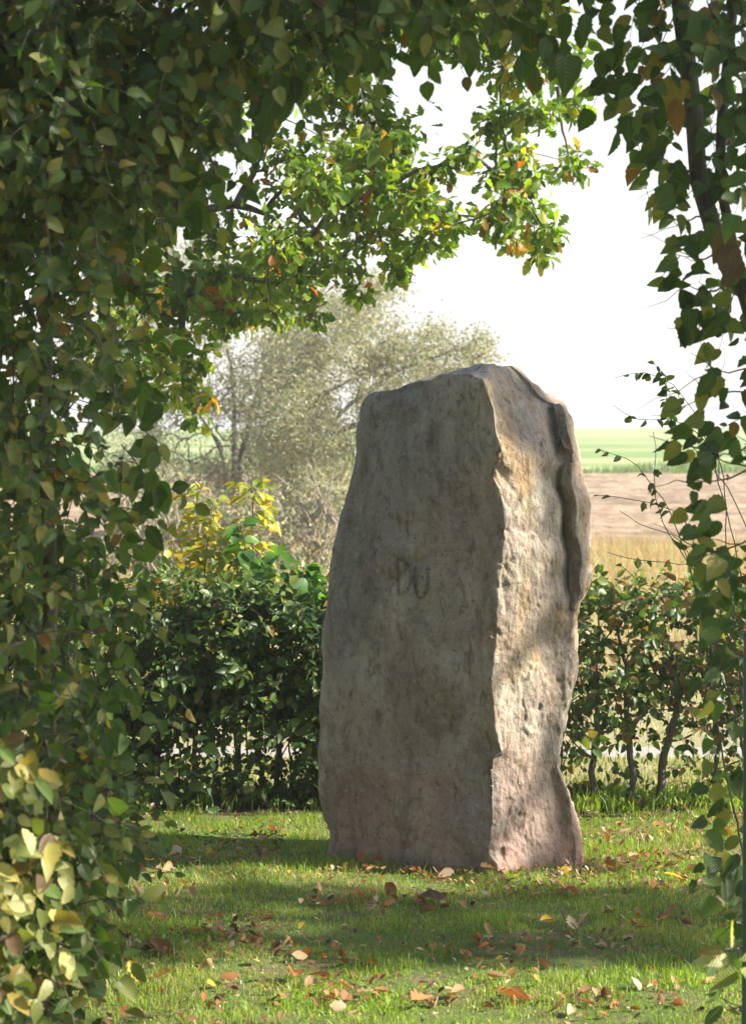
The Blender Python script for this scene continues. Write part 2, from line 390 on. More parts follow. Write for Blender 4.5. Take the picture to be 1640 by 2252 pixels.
def variants(kind, lo=False):
    r = np.random.default_rng(5); out = []
    for k in range(7):
        fo, dr, tw = r.uniform(0.0, 0.8), r.uniform(-0.15, 0.6), r.uniform(-0.6, 0.6)
        if kind == 'broad':      # hornbeam / hazel, foreground
            s = ellip(8 if lo else 13, r.uniform(0.72, 0.9)); s = [(t, w * (1 + (.06 if i % 2 else -.05)) * r.uniform(0.95, 1.05)) for i, (t, w) in enumerate(s)]
            out.append(strip_leaf(s, r.uniform(0.26, 0.35), 2, fo, dr * r.choice([1, 1, -.4]), r.uniform(0.03, 0.07), 0, tw, r.uniform(-.12, .12)))
        elif kind == 'heart':    # broad pointed leaf
            s = [(0, .35), (.07, .78), (.24, 1.0), (.46, .93), (.68, .66), (.87, .28), (1, .01)]
            tt = np.linspace(0, 1, 7 if lo else 12); ww = np.interp(tt, [q[0] for q in s], [q[1] for q in s]); s = [(t, w * (1 + (.05 if i % 2 else -.04)) * r.uniform(.95, 1.05)) for i, (t, w) in enumerate(zip(tt, ww))]
            out.append(strip_leaf(s, r.uniform(0.30, 0.42), 2, fo, dr, .03, 0, tw * 1.5, r.uniform(-.18, .18)))
        elif kind == 'small':
            out.append(strip_leaf(ellip(5, r.uniform(0.75, 0.9)), r.uniform(0.28, 0.36), 2, fo, dr, 0, 0, tw))
        elif kind == 'oak':
            s = [(t, w * r.uniform(0.85, 1.15)) for t, w in (OAKS[:4] + OAKS[6:8] + OAKS[9:] if lo else OAKS)]
            out.append(strip_leaf(s, r.uniform(0.30, 0.38), 2, fo * .8, dr, 0.0, 0, tw))
        elif kind == 'speck':
            out.append(strip_leaf([(0, .1), (.45, 1), (1, .05)], r.uniform(0.22, 0.32), 1, 0, dr, 0, 0, tw))
        elif kind == 'dry':
            s = [(t, w * r.uniform(0.9, 1.1)) for t, w in (OAKS if k % 2 else ellip(7, 0.85))]
            out.append(strip_leaf(s, r.uniform(0.26, 0.36), 4, r.uniform(-0.1, 0.3), r.uniform(-0.35, 0.35), r.uniform(0, 0.06), r.uniform(-0.2, 1.0), tw))
    return out
VARS = {k: variants(k) for k in ('broad', 'heart', 'small', 'oak', 'speck', 'dry')}
VARS_LO = {k: variants(k, k in ('broad', 'heart', 'oak')) for k in VARS}      # lighter versions for the joined masses

def unit(v): return v / (np.linalg.norm(v, axis=-1, keepdims=True) + 1e-9)

class Foliage:
    """leaves of one plant: collected here, built at the end (largest ones singly, the rest joined)"""
    ALL = []
    def __init__(s, root, kinds, palette, mat, n_single=300, weights=None):
        s.root, s.kinds, s.pal, s.mat, s.n = root, kinds, np.asarray(palette, float), mat, n_single
        s.w = None if weights is None else np.asarray(weights, float) / np.sum(weights)
        s.rows = []; Foliage.ALL.append(s)
    def add(s, pos, axis, normal, size, tint=None, kind=None):
        pos = np.atleast_2d(pos); n = len(pos)
        axis = unit(np.broadcast_to(axis, (n, 3))); normal = np.broadcast_to(normal, (n, 3))
        x = unit(np.cross(axis, normal)); nn = np.cross(x, axis)
        tint = rng.choice(len(s.pal), n, p=s.w) if tint is None else np.broadcast_to(tint, (n,))
        kd = rng.integers(0, len(s.kinds), n) if kind is None else np.broadcast_to(kind, (n,))
        s.rows.append((pos, x, axis, nn, np.broadcast_to(size, (n,)), tint, kd, rng.integers(0, 7, n)))
    def pack(s):
        s.D = [np.concatenate([r[i] for r in s.rows]) for i in range(8)]
    def verts(s, k, v, sel):
        pos, x, a, nn, size, *_ = s.D
        T = VARS_LO[s.kinds[k]][v][0]
        return pos[sel][:, None] + size[sel][:, None, None] * (T[None, :, 0:1] * x[sel][:, None] + T[None, :, 1:2] * a[sel][:, None] + T[None, :, 2:3] * nn[sel][:, None])
    def groups(s):
        kd, vr = s.D[6], s.D[7]
        for k in range(len(s.kinds)):
            for v in range(7):
                sel = np.nonzero((kd == k) & (vr == v))[0]
                if len(sel): yield k, v, sel

CELL = 5.0
GW, GH = int(1640 / CELL), int(2252 / CELL)
DEPTH = np.full((GH, GW), 1e9)
def splat(V):
    px, py, d = proj(V.reshape(-1, 3)); i = (py / CELL).astype(int); j = (px / CELL).astype(int)
    ok = (i >= 0) & (i < GH) & (j >= 0) & (j < GW) & (d > 0.2)
    np.minimum.at(DEPTH, (i[ok], j[ok]), d[ok])

def finish_foliage():
    for f in Foliage.ALL:
        f.pack()
        for k, v, sel in f.groups(): splat(f.verts(k, v, sel))
    for f in Foliage.ALL:
        base = np.array(f.root.location); N = len(f.D[0]); score = np.zeros(N)
        for k, v, sel in f.groups():
            V = f.verts(k, v, sel); px, py, d = proj(V); i = (py / CELL).astype(int); j = (px / CELL).astype(int)
            ok = (i >= 0) & (i < GH) & (j >= 0) & (j < GW)
            vis = ok & (d <= DEPTH[np.clip(i, 0, GH - 1), np.clip(j, 0, GW - 1)] + 0.02)
            score[sel] = vis.mean(1) * (np.ptp(px, axis=1) * np.ptp(py, axis=1))
        order = np.argsort(-score)[:f.n]; single = np.zeros(N, bool); single[order[score[order] > 40]] = True
        cache = {}
        pos, x, a, nn, size, tint, kd, vr = f.D
        for idx in np.nonzero(single)[0]:
            key = (kd[idx], vr[idx], tint[idx])
            if key not in cache:
                T = VARS[f.kinds[kd[idx]]][vr[idx]]
                cache[key] = mesh_np('leaf', T[0], [T[1]], f.mat, T[2], np.broadcast_to(f.pal[tint[idx]], (len(T[0]), 3)))
            o = bpy.data.objects.new('leaf', cache[key]); COL.objects.link(o); o.parent = f.root
            M = np.eye(4); M[:3, 0], M[:3, 1], M[:3, 2] = x[idx] * size[idx], a[idx] * size[idx], nn[idx] * size[idx]; M[:3, 3] = pos[idx] - base
            o.matrix_local = Matrix(M.tolist())
        VV, FF, UU, TT, off = [], [], [], [], 0
        for k, v, sel in f.groups():
            sel = sel[~single[sel]]
            if not len(sel): continue
            T = VARS_LO[f.kinds[k]][v]; V = f.verts(k, v, sel) - base; n = len(T[0])
            VV.append(V.reshape(-1, 3)); FF.append((T[1][None] + (off + np.arange(len(sel)) * n)[:, None, None]).reshape(-1, 4)); off += len(sel) * n
            UU.append(np.tile(T[2], (len(sel), 1)))
            jit = rng.uniform(0.8, 1.2, (len(sel), 1))
            TT.append(np.repeat(f.pal[tint[sel]] * jit, n, axis=0))
        if VV:
            link('leaves', mesh_np('leaves', np.concatenate(VV), [np.concatenate(FF)], f.mat, np.concatenate(UU), np.concatenate(TT)), f.root, kind='stuff')

def shoot(F, T, p, d, L, nl, size, droop=0.3, face=(0, -1, 0.5), rad=0.0022, spread=0.9, tint=None, kind=None):
    """one leafy twig: alternate leaves along a curved axis; leaves show their faces roughly to `face`"""
    d = unit(np.asarray(d, float)); k = 5; t = np.linspace(0, 1, k)[:, None]
    pts = p + d * L * t + np.array([0, 0, -droop * L]) * t ** 2 + np.cumsum(rng.normal(0, 0.02 * L, (k, 3)), 0) * t
    if T is not None: T.append((pts, np.linspace(rad, rad * 0.45, k)))
    face = unit(np.asarray(face, float)); s = np.linspace(0.12, 1, nl)
    q = np.stack([np.interp(s, t[:, 0], pts[:, i]) for i in range(3)], -1)
    dl = unit(np.gradient(pts, axis=0)); dd = np.stack([np.interp(s, t[:, 0], dl[:, i]) for i in range(3)], -1)
    side = unit(np.cross(dd, face)) * np.where(np.arange(nl) % 2, 1, -1)[:, None]
    ax = dd * 0.55 + side * spread + np.array([0, 0, -0.35]) + rng.normal(0, 0.22, (nl, 3)); ax[-1] = dd[-1] + rng.normal(0, .2, 3)
    nr = face + rng.normal(0, 0.42, (nl, 3))
    F.add(q, ax, nr, size * rng.uniform(0.45, 1.35, nl), tint, kind)

G_DARK = [(0.036, 0.080, 0.019), (0.054, 0.112, 0.023), (0.077, 0.145, 0.030), (0.108, 0.18, 0.040), (0.165, 0.20, 0.048), (0.22, 0.235, 0.066),
          (0.27, 0.245, 0.055), (0.30, 0.22, 0.045), (0.27, 0.13, 0.03), (0.15, 0.09, 0.05), (0.42, 0.42, 0.20), (0.50, 0.43, 0.13)]  # last two pale tints paint direct sun into the leaf colour
ph = lambda x, y, Y: P(x, y, Y)

# ------------------------------------------------------------------ standing stone
def build_stone():
    Y0 = 8.03
    tb = lambda a: (np.array(a[0::2], float), np.array(a[1::2], float))
    L_ = tb([800, 806, 860, 798, 870, 791, 900, 782, 950, 775, 1000, 770, 1050, 762, 1100, 750, 1150, 738, 1200, 727, 1300, 716, 1400, 708, 1450, 704, 1500, 700, 1550, 697, 1600, 699, 1650, 695, 1700, 697, 1750, 700, 1800, 706, 1830, 712, 1860, 715, 1885, 711, 1950, 708])
    C_ = tb([800, 1058, 835, 1062, 870, 1075, 900, 1085, 950, 1090, 985, 1102, 1020, 1098, 1045, 1080, 1080, 1100, 1110, 1106, 1150, 1110, 1200, 1106, 1250, 1100, 1300, 1094, 1350, 1092, 1400, 1092, 1450, 1086, 1500, 1080, 1550, 1086, 1600, 1090, 1655, 1103, 1668, 1084, 1700, 1083, 1800, 1084, 1840, 1077, 1880, 1075, 1900, 1092, 1950, 1100])
    R_ = tb([800, 1190, 870, 1226, 890, 1241, 920, 1252, 950, 1260, 1000, 1272, 1040, 1279, 1080, 1291, 1120, 1299, 1200, 1300, 1260, 1297, 1290, 1289, 1320, 1275, 1340, 1268, 1380, 1262, 1430, 1266, 1480, 1262, 1540, 1248, 1600, 1238, 1660, 1229, 1690, 1227, 1720, 1240, 1760, 1255, 1800, 1268, 1830, 1277, 1880, 1282, 1905, 1279, 1950, 1278])
    G_ = tb([800, 1180, 880, 1206, 920, 1216, 960, 1224, 1000, 1228, 1050, 1236, 1100, 1242, 1150, 1246, 1250, 1246, 1300, 1247, 1330, 1250, 1380, 1246, 1480, 1246, 1600, 1218, 1690, 1214, 1760, 1224, 1850, 1236, 1950, 1236])
    GD = tb([850, 0.0, 885, 0.22, 920, 0.42, 960, 0.5, 1000, 0.34, 1040, 0.42, 1080, 0.62, 1140, 0.8, 1260, 0.75, 1300, 0.5, 1340, 0.2, 1400, 0.0, 1660, 0.0, 1700, 0.15, 1800, 0.2, 1880, 0.05])
    FIN = tb([850, 0.36, 900, 0.30, 1000, 0.24, 1080, 0.215, 1250, 0.20, 1330, 0.20, 1400, 0.195, 1700, 0.195, 1800, 0.20, 1900, 0.19])
    LEAN = tb([800, 0.16, 850, 0.13, 900, 0.08, 960, 0.03, 1010, 0.0, 1950, 0.0])
    I = lambda tab, y: np.interp(y, tab[0], tab[1])
    ys = np.arange(800., 1951.); cs = I(C_, ys); ker = np.exp(-(np.arange(-130, 131) / 55.) ** 2); ker /= ker.sum()
    csm = np.convolve(np.pad(cs, 130, mode='edge'), ker, 'valid'); CS = (ys, csm)
    arris_dev = lambda y: I(C_, y) - I(CS, y)
    def key(k, y):
        l, c, r, g = I(L_, y), I(CS, y), I(R_, y) + 5 + 6 * sstep(1690, 1800, y) + 7 * sstep(960, 880, y), I(G_, y) + 5 * np.sin(y * .021) + 3 * np.sin(y * .057 + 1); gd = I(GD, y); ln = I(LEAN, y)
        g = np.minimum(g, r - 16)
        if k == 0: return c, 0 * y + ln * 0.25
        if k == 1: return l + (c - l) * 0.55, 0 * y + 0.125 + ln * .2
        if k == 2: return l + 4 + (c - l) * 0.10, 0 * y + 0.30
        if k == 3: return l, 0 * y + 0.38
        if k == 4: return l + 70, 0 * y + 0.56
        if k == 5: return r - 110, 0 * y + 0.66
        if k == 6: return r - 6, 0 * y + 0.47
        if k == 7: return r, I(FIN, y) + 0.09
        if k == 8: return np.minimum(g + 30, r - 7), I(FIN, y)
        if k == 9: return g + 2, (0.5 * I(FIN, y) + 0.5 * (.165 + ln)) + 0.13 * gd
        if k == 10: return g - 13, 0 * y + 0.165 + ln
        if k == 11: return c + (g - c) * 0.5, 0 * y + 0.075 + ln * 0.9
    segn = [60, 70, 18, 22, 30, 22, 14, 30, 26, 26, 46, 50]
    # top outline (photo row where each key column ends)
    topk = [834, 846, 858, 864, 862, 862, 866, 888, 886, 884, 876, 852]
    face_top = tb([785, 878, 792, 862, 800, 857, 840, 856, 868, 855, 880, 845, 910, 839, 950, 837, 964, 826, 990, 822, 1040, 822, 1058, 832])
    NR = 330; s = np.linspace(0, 1, NR) ** 0.97
    colsV = []; tops = []
    for k, n in enumerate(segn):
        k2 = (k + 1) % 12
        for q in range(n):
            t = q / n
            pt = topk[k] * (1 - t) + topk[k2] * t
            if k in (0, 1):
                xa = key(k, np.array([860.]))[0][0]; xb = key(k2, np.array([860.]))[0][0]
                pt = np.interp(xa + (xb - xa) * t, *face_top)
            y = 1945 + (pt - 1945) * s
            xa, da = key(k, y); xb, db = key(k2, y)
            wn_ = math.exp(-t / .16) if k == 0 else (math.exp(-(1 - t) / .3) if k == 11 else 0.0)
            X = xa * (1 - t) + xb * t + arris_dev(y) * wn_; D = da * (1 - t) + db * t
            colsV.append(P(X, y, Y0 + D))
    V = np.array(colsV).transpose(1, 0, 2)          # NR, NC, 3
    NC = V.shape[1]
    kstart = np.concatenate([[0], np.cumsum(segn)])
    cidx = np.arange(NC)
    keep = np.exp(-(np.minimum(cidx, NC - cidx) / 4.0) ** 2)[None, :, None]   # leave the front arris crisp
    V0 = V.copy()
    for it in range(14):
        V = V * 0.5 + 0.25 * (np.roll(V, 1, 1) + np.roll(V, -1, 1))
    V = V * (1 - keep * .85) + V0 * keep * .85
    # soft round-over at the rim: pull the top rows in
    cen = np.array([P(1085, 900, Y0 + 0.33)[0], Y0 + 0.33])
    pull = 0.035 * np.clip((s - 0.965) / 0.035, 0, 1)[:, None] ** 2.2
    V[..., :2] = V[..., :2] * (1 - pull[..., None]) + cen * pull[..., None]
    # displacement
    du = np.roll(V, -1, 1) - np.roll(V, 1, 1); dv = np.gradient(V, axis=0)
    Nn = unit(np.cross(dv, du)); Nn = Nn * np.sign((Nn[..., :2] * (V[..., :2] - cen)).sum(-1))[..., None]
    hx = (V - np.array([P(1085, 1915, Y0)[0], Y0, 0]))
    f1 = fbm(V * np.array([3.0, 3.0, 2.4]), 3, 3) * 0.024
    f2 = fbm(V * np.array([10, 10, 11]), 4, 17, 0.55) * 0.0075
    f3 = fbm(V * np.array([34, 34, 26]), 3, 29, 0.6) * 0.0028
    ridge = -0.010 * np.clip(1 - np.abs(fbm(V * np.array([5.5, 5.5, 1.8]) + 4, 4, 41)) * 6.0, 0, 1) ** 2      # cracks that run down
    pits = -0.016 * sstep(0.50, 0.80, fbm(V * np.array([17, 17, 13]) + 9, 3, 53)) * (0.4 + 0.6 * sstep(-0.1, .4, fbm(V * 2.5, 2, 61)))
    spall = 0.012 * (sstep(-0.05, 0.05, fbm(V * np.array([4.2, 4.2, 3.0]) + 2, 3, 77)) - 0.5)                   # flaked layers with a step
    arris = np.exp(-(np.minimum(cidx, NC - cidx) / 9.0) ** 2)[None, :]
    chip = -0.011 * arris * sstep(-0.1, 0.5, fbm(V * np.array([9, 9, 8]), 4, 91, .6))
    rf = .75 * sstep(-0.06, 0.06, hx[..., 0])      # the right flank is rougher than the broad face
    disp = f1 * 0.7 + f2 * (.50 + .10 * rf) + f3 * (.7 + .7 * rf) + ridge * (.35 - .25 * rf) + pits * (.35 + .05 * rf) + spall * (.25 + .45 * rf) + chip
    V = V + Nn * disp[..., None]
    # cap
    K = 26; rim = V[-1]; peak = P(1088, 804, Y0 + 0.34); rings = []
    for q in range(1, K):
        t = q / K
        tt = min(1.0, t / .86); R = rim * (1 - t) + peak * t
        R[:, 2] = rim[:, 2] + (peak[2] - rim[:, 2]) * (math.sin(tt * math.pi / 2) ** 2.6 * (1 - .06 * t ** 4)) + 0.012 * fbm(R * 14, 3, 5) * math.sin(math.pi * min(1, t * 1.2)) + 0.02 * math.sin(math.pi * t) * (fbm(R * 5, 2, 8))
        rings.append(R)
    allV = np.concatenate([V.reshape(-1, 3)] + rings + [peak[None]])
    rows = NR + K - 1
    i, j = np.meshgrid(np.arange(rows - 1), np.arange(NC), indexing='ij')
    q = np.stack([i * NC + j, (i + 1) * NC + j, (i + 1) * NC + (j + 1) % NC, i * NC + (j + 1) % NC], -1).reshape(-1, 4)
    j = np.arange(NC); tri = np.stack([(rows - 1) * NC + j, np.full(NC, rows * NC), (rows - 1) * NC + (j + 1) % NC], -1)
    base = np.array([P(1000, 1915, 8.3)[0], 8.4, 0.0])
    me = mesh_np('standing_stone', allV - base, [q, tri], M_STONE)
    o = link('standing_stone', me, loc=base, label='tall rough grey brown sandstone menhir standing alone in the lawn', category='standing stone')
    splat(V); return o, V, base

stone, SV, sbase = build_stone()

def build_lettering():
    """faded painted letters D U on the shaded face, as thin dabs lying on the stone"""
    pts = SV[20:-5, :130].reshape(-1, 3); px, py, dep = proj(pts)
    strokes = [[(870, 1222), (870, 1250), (871, 1285), (872, 1313)], [(868, 1222), (884, 1228), (899, 1246), (904, 1268), (900, 1290), (887, 1307), (870, 1314)],
               [(914, 1242), (913, 1270), (914, 1298), (919, 1314), (928, 1322)], [(944, 1240), (945, 1268), (944, 1292), (939, 1312), (928, 1323)]]
    polys = []
    VV, FF, TT, off = [], [], [], 0
    for st in strokes:
        st = np.array(st, float); st = np.array([905., 1270.]) + (st - np.array([905., 1270.])) * .88; c = curve(np.c_[st, np.zeros(len(st))], 26)[:, :2]
        tan = unit(np.gradient(c, axis=0)); nor = np.stack([-tan[:, 1], tan[:, 0]], -1)
        wd = (4.3 + 1.5 * np.sin(np.linspace(0, math.pi, 26)) + rng.normal(0, 0.35, 26))[:, None]
        prof = [-1, -.55, 0, .55, 1]
        grid = []
        for u in prof:
            e = c + nor * wd * u
            for r in e:
                k = np.argsort((px - r[0]) ** 2 + (py - r[1]) ** 2)[:3]
                grid.append(P(r[0], r[1], pts[k][:, 1].min() - 0.0035))
        VV.append(np.array(grid)); TT.append(np.repeat([0, .8, 1, .8, 0], 26))
        i, j = np.meshgrid(np.arange(4), np.arange(25), indexing='ij')
        FF.append(np.stack([i * 26 + j, i * 26 + j + 1, (i + 1) * 26 + j + 1, (i + 1) * 26 + j], -1).reshape(-1, 4) + off); off += 130
    m, nt, b = new_mat('faded_black_paint')
    b.inputs['Base Color'].default_value = (0.03, 0.03, 0.034, 1); b.inputs['Roughness'].default_value = 0.9
    at = node(nt, 'ShaderNodeVertexColor'); at.layer_name = 'tint'; geo = node(nt, 'ShaderNodeNewGeometry')
    a = math_n(nt, 'MULTIPLY', ramp(nt, at.outputs['Color'], 0.0, 0.9), math_n(nt, 'ADD', math_n(nt, 'MULTIPLY', ramp(nt, noise_n(nt, geo.outputs['Position'], 90, 4), 0.35, 0.6), 0.30), 0.12))
    nt.links.new(a, b.inputs['Alpha'])
    V = np.concatenate(VV); t = np.concatenate(TT)
    link('lettering', mesh_np('lettering', V - sbase, [np.concatenate(FF)], m, tint=np.repeat(t[:, None], 3, 1)), stone, label='faded dark hand painted letters DU')
build_lettering()

# ------------------------------------------------------------------ foreground arch
def hedge_shoots(F, T, poly, Ya, Yb, n, size, Lr=(0.10, 0.26), nl=(5, 9), front=1.6, out=None, kind=None):
    poly = np.asarray(poly, float); lo, hi = poly.min(0), poly.max(0); got = 0
    while got < n:
        x, y = rng.uniform(lo[0], hi[0]), rng.uniform(lo[1], hi[1])
        if not in_poly(poly, np.array([x]), np.array([y]))[0]: continue
        Y = Ya + (Yb - Ya) * rng.random() ** front
        p = P(x, y, (Ya + Yb) / 2); p[1] = Y
        d = np.array([rng.normal(0, .8), -0.55 + rng.normal(0, .5), rng.normal(-0.15, .55)])
        if out is not None: d = d + np.array(out)
        shoot(F, T, p, d, rng.uniform(*Lr), rng.integers(*nl), size * rng.uniform(.8, 1.15), 0.35, (rng.normal(0.25, .35), -1, rng.normal(0.35, .3)), kind=kind)
        got += 1

def foreground_left():
    r = thing('hedge', 'dense leafy hornbeam hedge on the left that arches over the top of the opening', 'hedge', (-0.95, 5.3, 0))
    F = Foliage(r, ['broad', 'broad', 'broad', 'heart', 'small'], G_DARK, M_LEAF, 300, [2.2, 2.6, 2.6, 2.2, 2.0, 1.5, 0.9, 0.35, 0.16, 0.3, 0, 0]); T = []
    body = [(-560, -420), (330, -420), (330, 150), (300, 420), (270, 620), (230, 760), (260, 900), (270, 1010), (275, 1130), (255, 1250), (240, 1420), (228, 1600), (222, 1750), (190, 1850), (160, 1980), (105, 2100), (60, 2260), (40, 2700), (-560, 2700)]
    top = [(330, -420), (1330, -420), (1270, -60), (1180, -10), (1090, 30), (1000, 30), (900, 50), (820, 80), (720, 90), (620, 110), (520, 240), (450, 330), (380, 430), (330, 520), (300, 420), (330, 150)]
    hedge_shoots(F, T, body, 4.85, 5.9, 2450, 0.0405)
    hedge_shoots(F, T, top, 4.95, 5.85, 820, 0.047, (0.08, 0.2), (4, 7), 1.2, (0, 0, -.45))
    hedge_shoots(F, T, [(-60, -80), (330, -80), (300, 420), (-60, 520)], 5.1, 5.9, 300, 0.048)
    hedge_shoots(F, T, [(-40, 1640), (235, 1640), (215, 1850), (170, 2000), (105, 2120), (60, 2270), (-40, 2330)], 4.95, 5.6, 260, 0.044)
    hedge_shoots(F, T, body, 5.55, 6.15, 650, 0.056, kind=4)
    # leaves that hang into the opening
    for x, y, s in [(1195, 105, .08), (1175, 150, .085), (1235, 140, .085), (1140, 90, .07), (1275, 60, .08), (1290, 10, .07), (1080, 75, .07), (960, 110, .07), (880, 120, .075), (905, 60, .08), (820, 150, .07), (740, 165, .07), (650, 200, .08),
                    (600, 250, .08), (560, 330, .08), (520, 300, .08), (470, 420, .08), (430, 380, .07), (410, 470, .075), (340, 560, .075), (335, 640, .07), (315, 880, .08), (330, 930, .075), (330, 1010, .07), (325, 1060, .08), (340, 1090, .08), (300, 1190, .08), (290, 1290, .075), (285, 1380, .06), (270, 1460, .07), (255, 1560, .06), (230, 1640, .07)]:
        for k in range(3):
            p = P(x + rng.normal(0, 16), y - 30 + rng.normal(0, 14), 5.2 + rng.normal(0, .08))
            F.add(p, (rng.normal(0, .35), rng.normal(0, .3), -1), (rng.normal(0, .35), -1, rng.normal(.1, .3)), s * rng.uniform(.6, 1.05), rng.integers(0, 4))
    # yellowing leaves low at the near left, direct sun painted in with pale tints
    for k in range(200):
        y = rng.uniform(1610, 2300); x = rng.uniform(-80, 62 + min(85, (y - 1600) * .28)); x -= max(0, (y - 2050) * .25)
        p = P(x, y, 4.66 + rng.normal(0, .08))
        F.add(p, (rng.normal(.2, .6), rng.normal(-.2, .3), rng.normal(-.5, .4)), (rng.normal(.5, .3), -.8, rng.normal(.5, .3)), rng.uniform(.034, .066), rng.choice([3, 4, 4, 5, 5, 6, 7, 9, 10, 10, 11]))
    for (x, y, n) in [(265, 1820, 7), (230, 1900, 6), (200, 2030, 5), (290, 1745, 4)]:       # bare dead twigs near the ground
        for k in range(n):
            a = P(x - 90 + rng.normal(0, 20), y + rng.normal(0, 25), 5.2); b_ = P(x + rng.normal(0, 30), y + rng.normal(0, 30), 5.15)
            T.append((curve([a, (a + b_) / 2 + rng.normal(0, .012, 3), b_], 7), np.linspace(.0028, .001, 7)))
    base = np.array(r.location)
    for pts in ([(60, 2900), (75, 2150), (110, 1500), (100, 900), (170, 300), (330, -80), (620, -260), (1000, -330)], [(-160, 2900), (-140, 1900), (-60, 1100), (30, 300), (200, -250), (420, -500)],
                [(110, 2800), (100, 2240), (75, 2120), (66, 2000)], [(-360, 2900), (-330, 1700), (-380, 700), (-300, -300)]):
        c = curve([P(x, y, 5.45 + .1 * math.sin(x)) for x, y in pts], 22, .006)
        wood('stem', [(c, np.linspace(.024, .010, 22))], M_BARK, r, 8, base)
    for k in range(34):
        x, y = rng.uniform(-300, 200), rng.uniform(-100, 1900)
        a = P(x, y, 5.4); T.append((curve([a, a + np.array([rng.normal(.02, .08), -.15, rng.normal(.0, .1)]), a + np.array([rng.normal(.04, .12), -.32, rng.normal(-.03, .14)])], 9), np.linspace(.005, .0016, 9)))
    wood('twigs', T, M_BARK, r, 3, base, kind='stuff')
foreground_left()

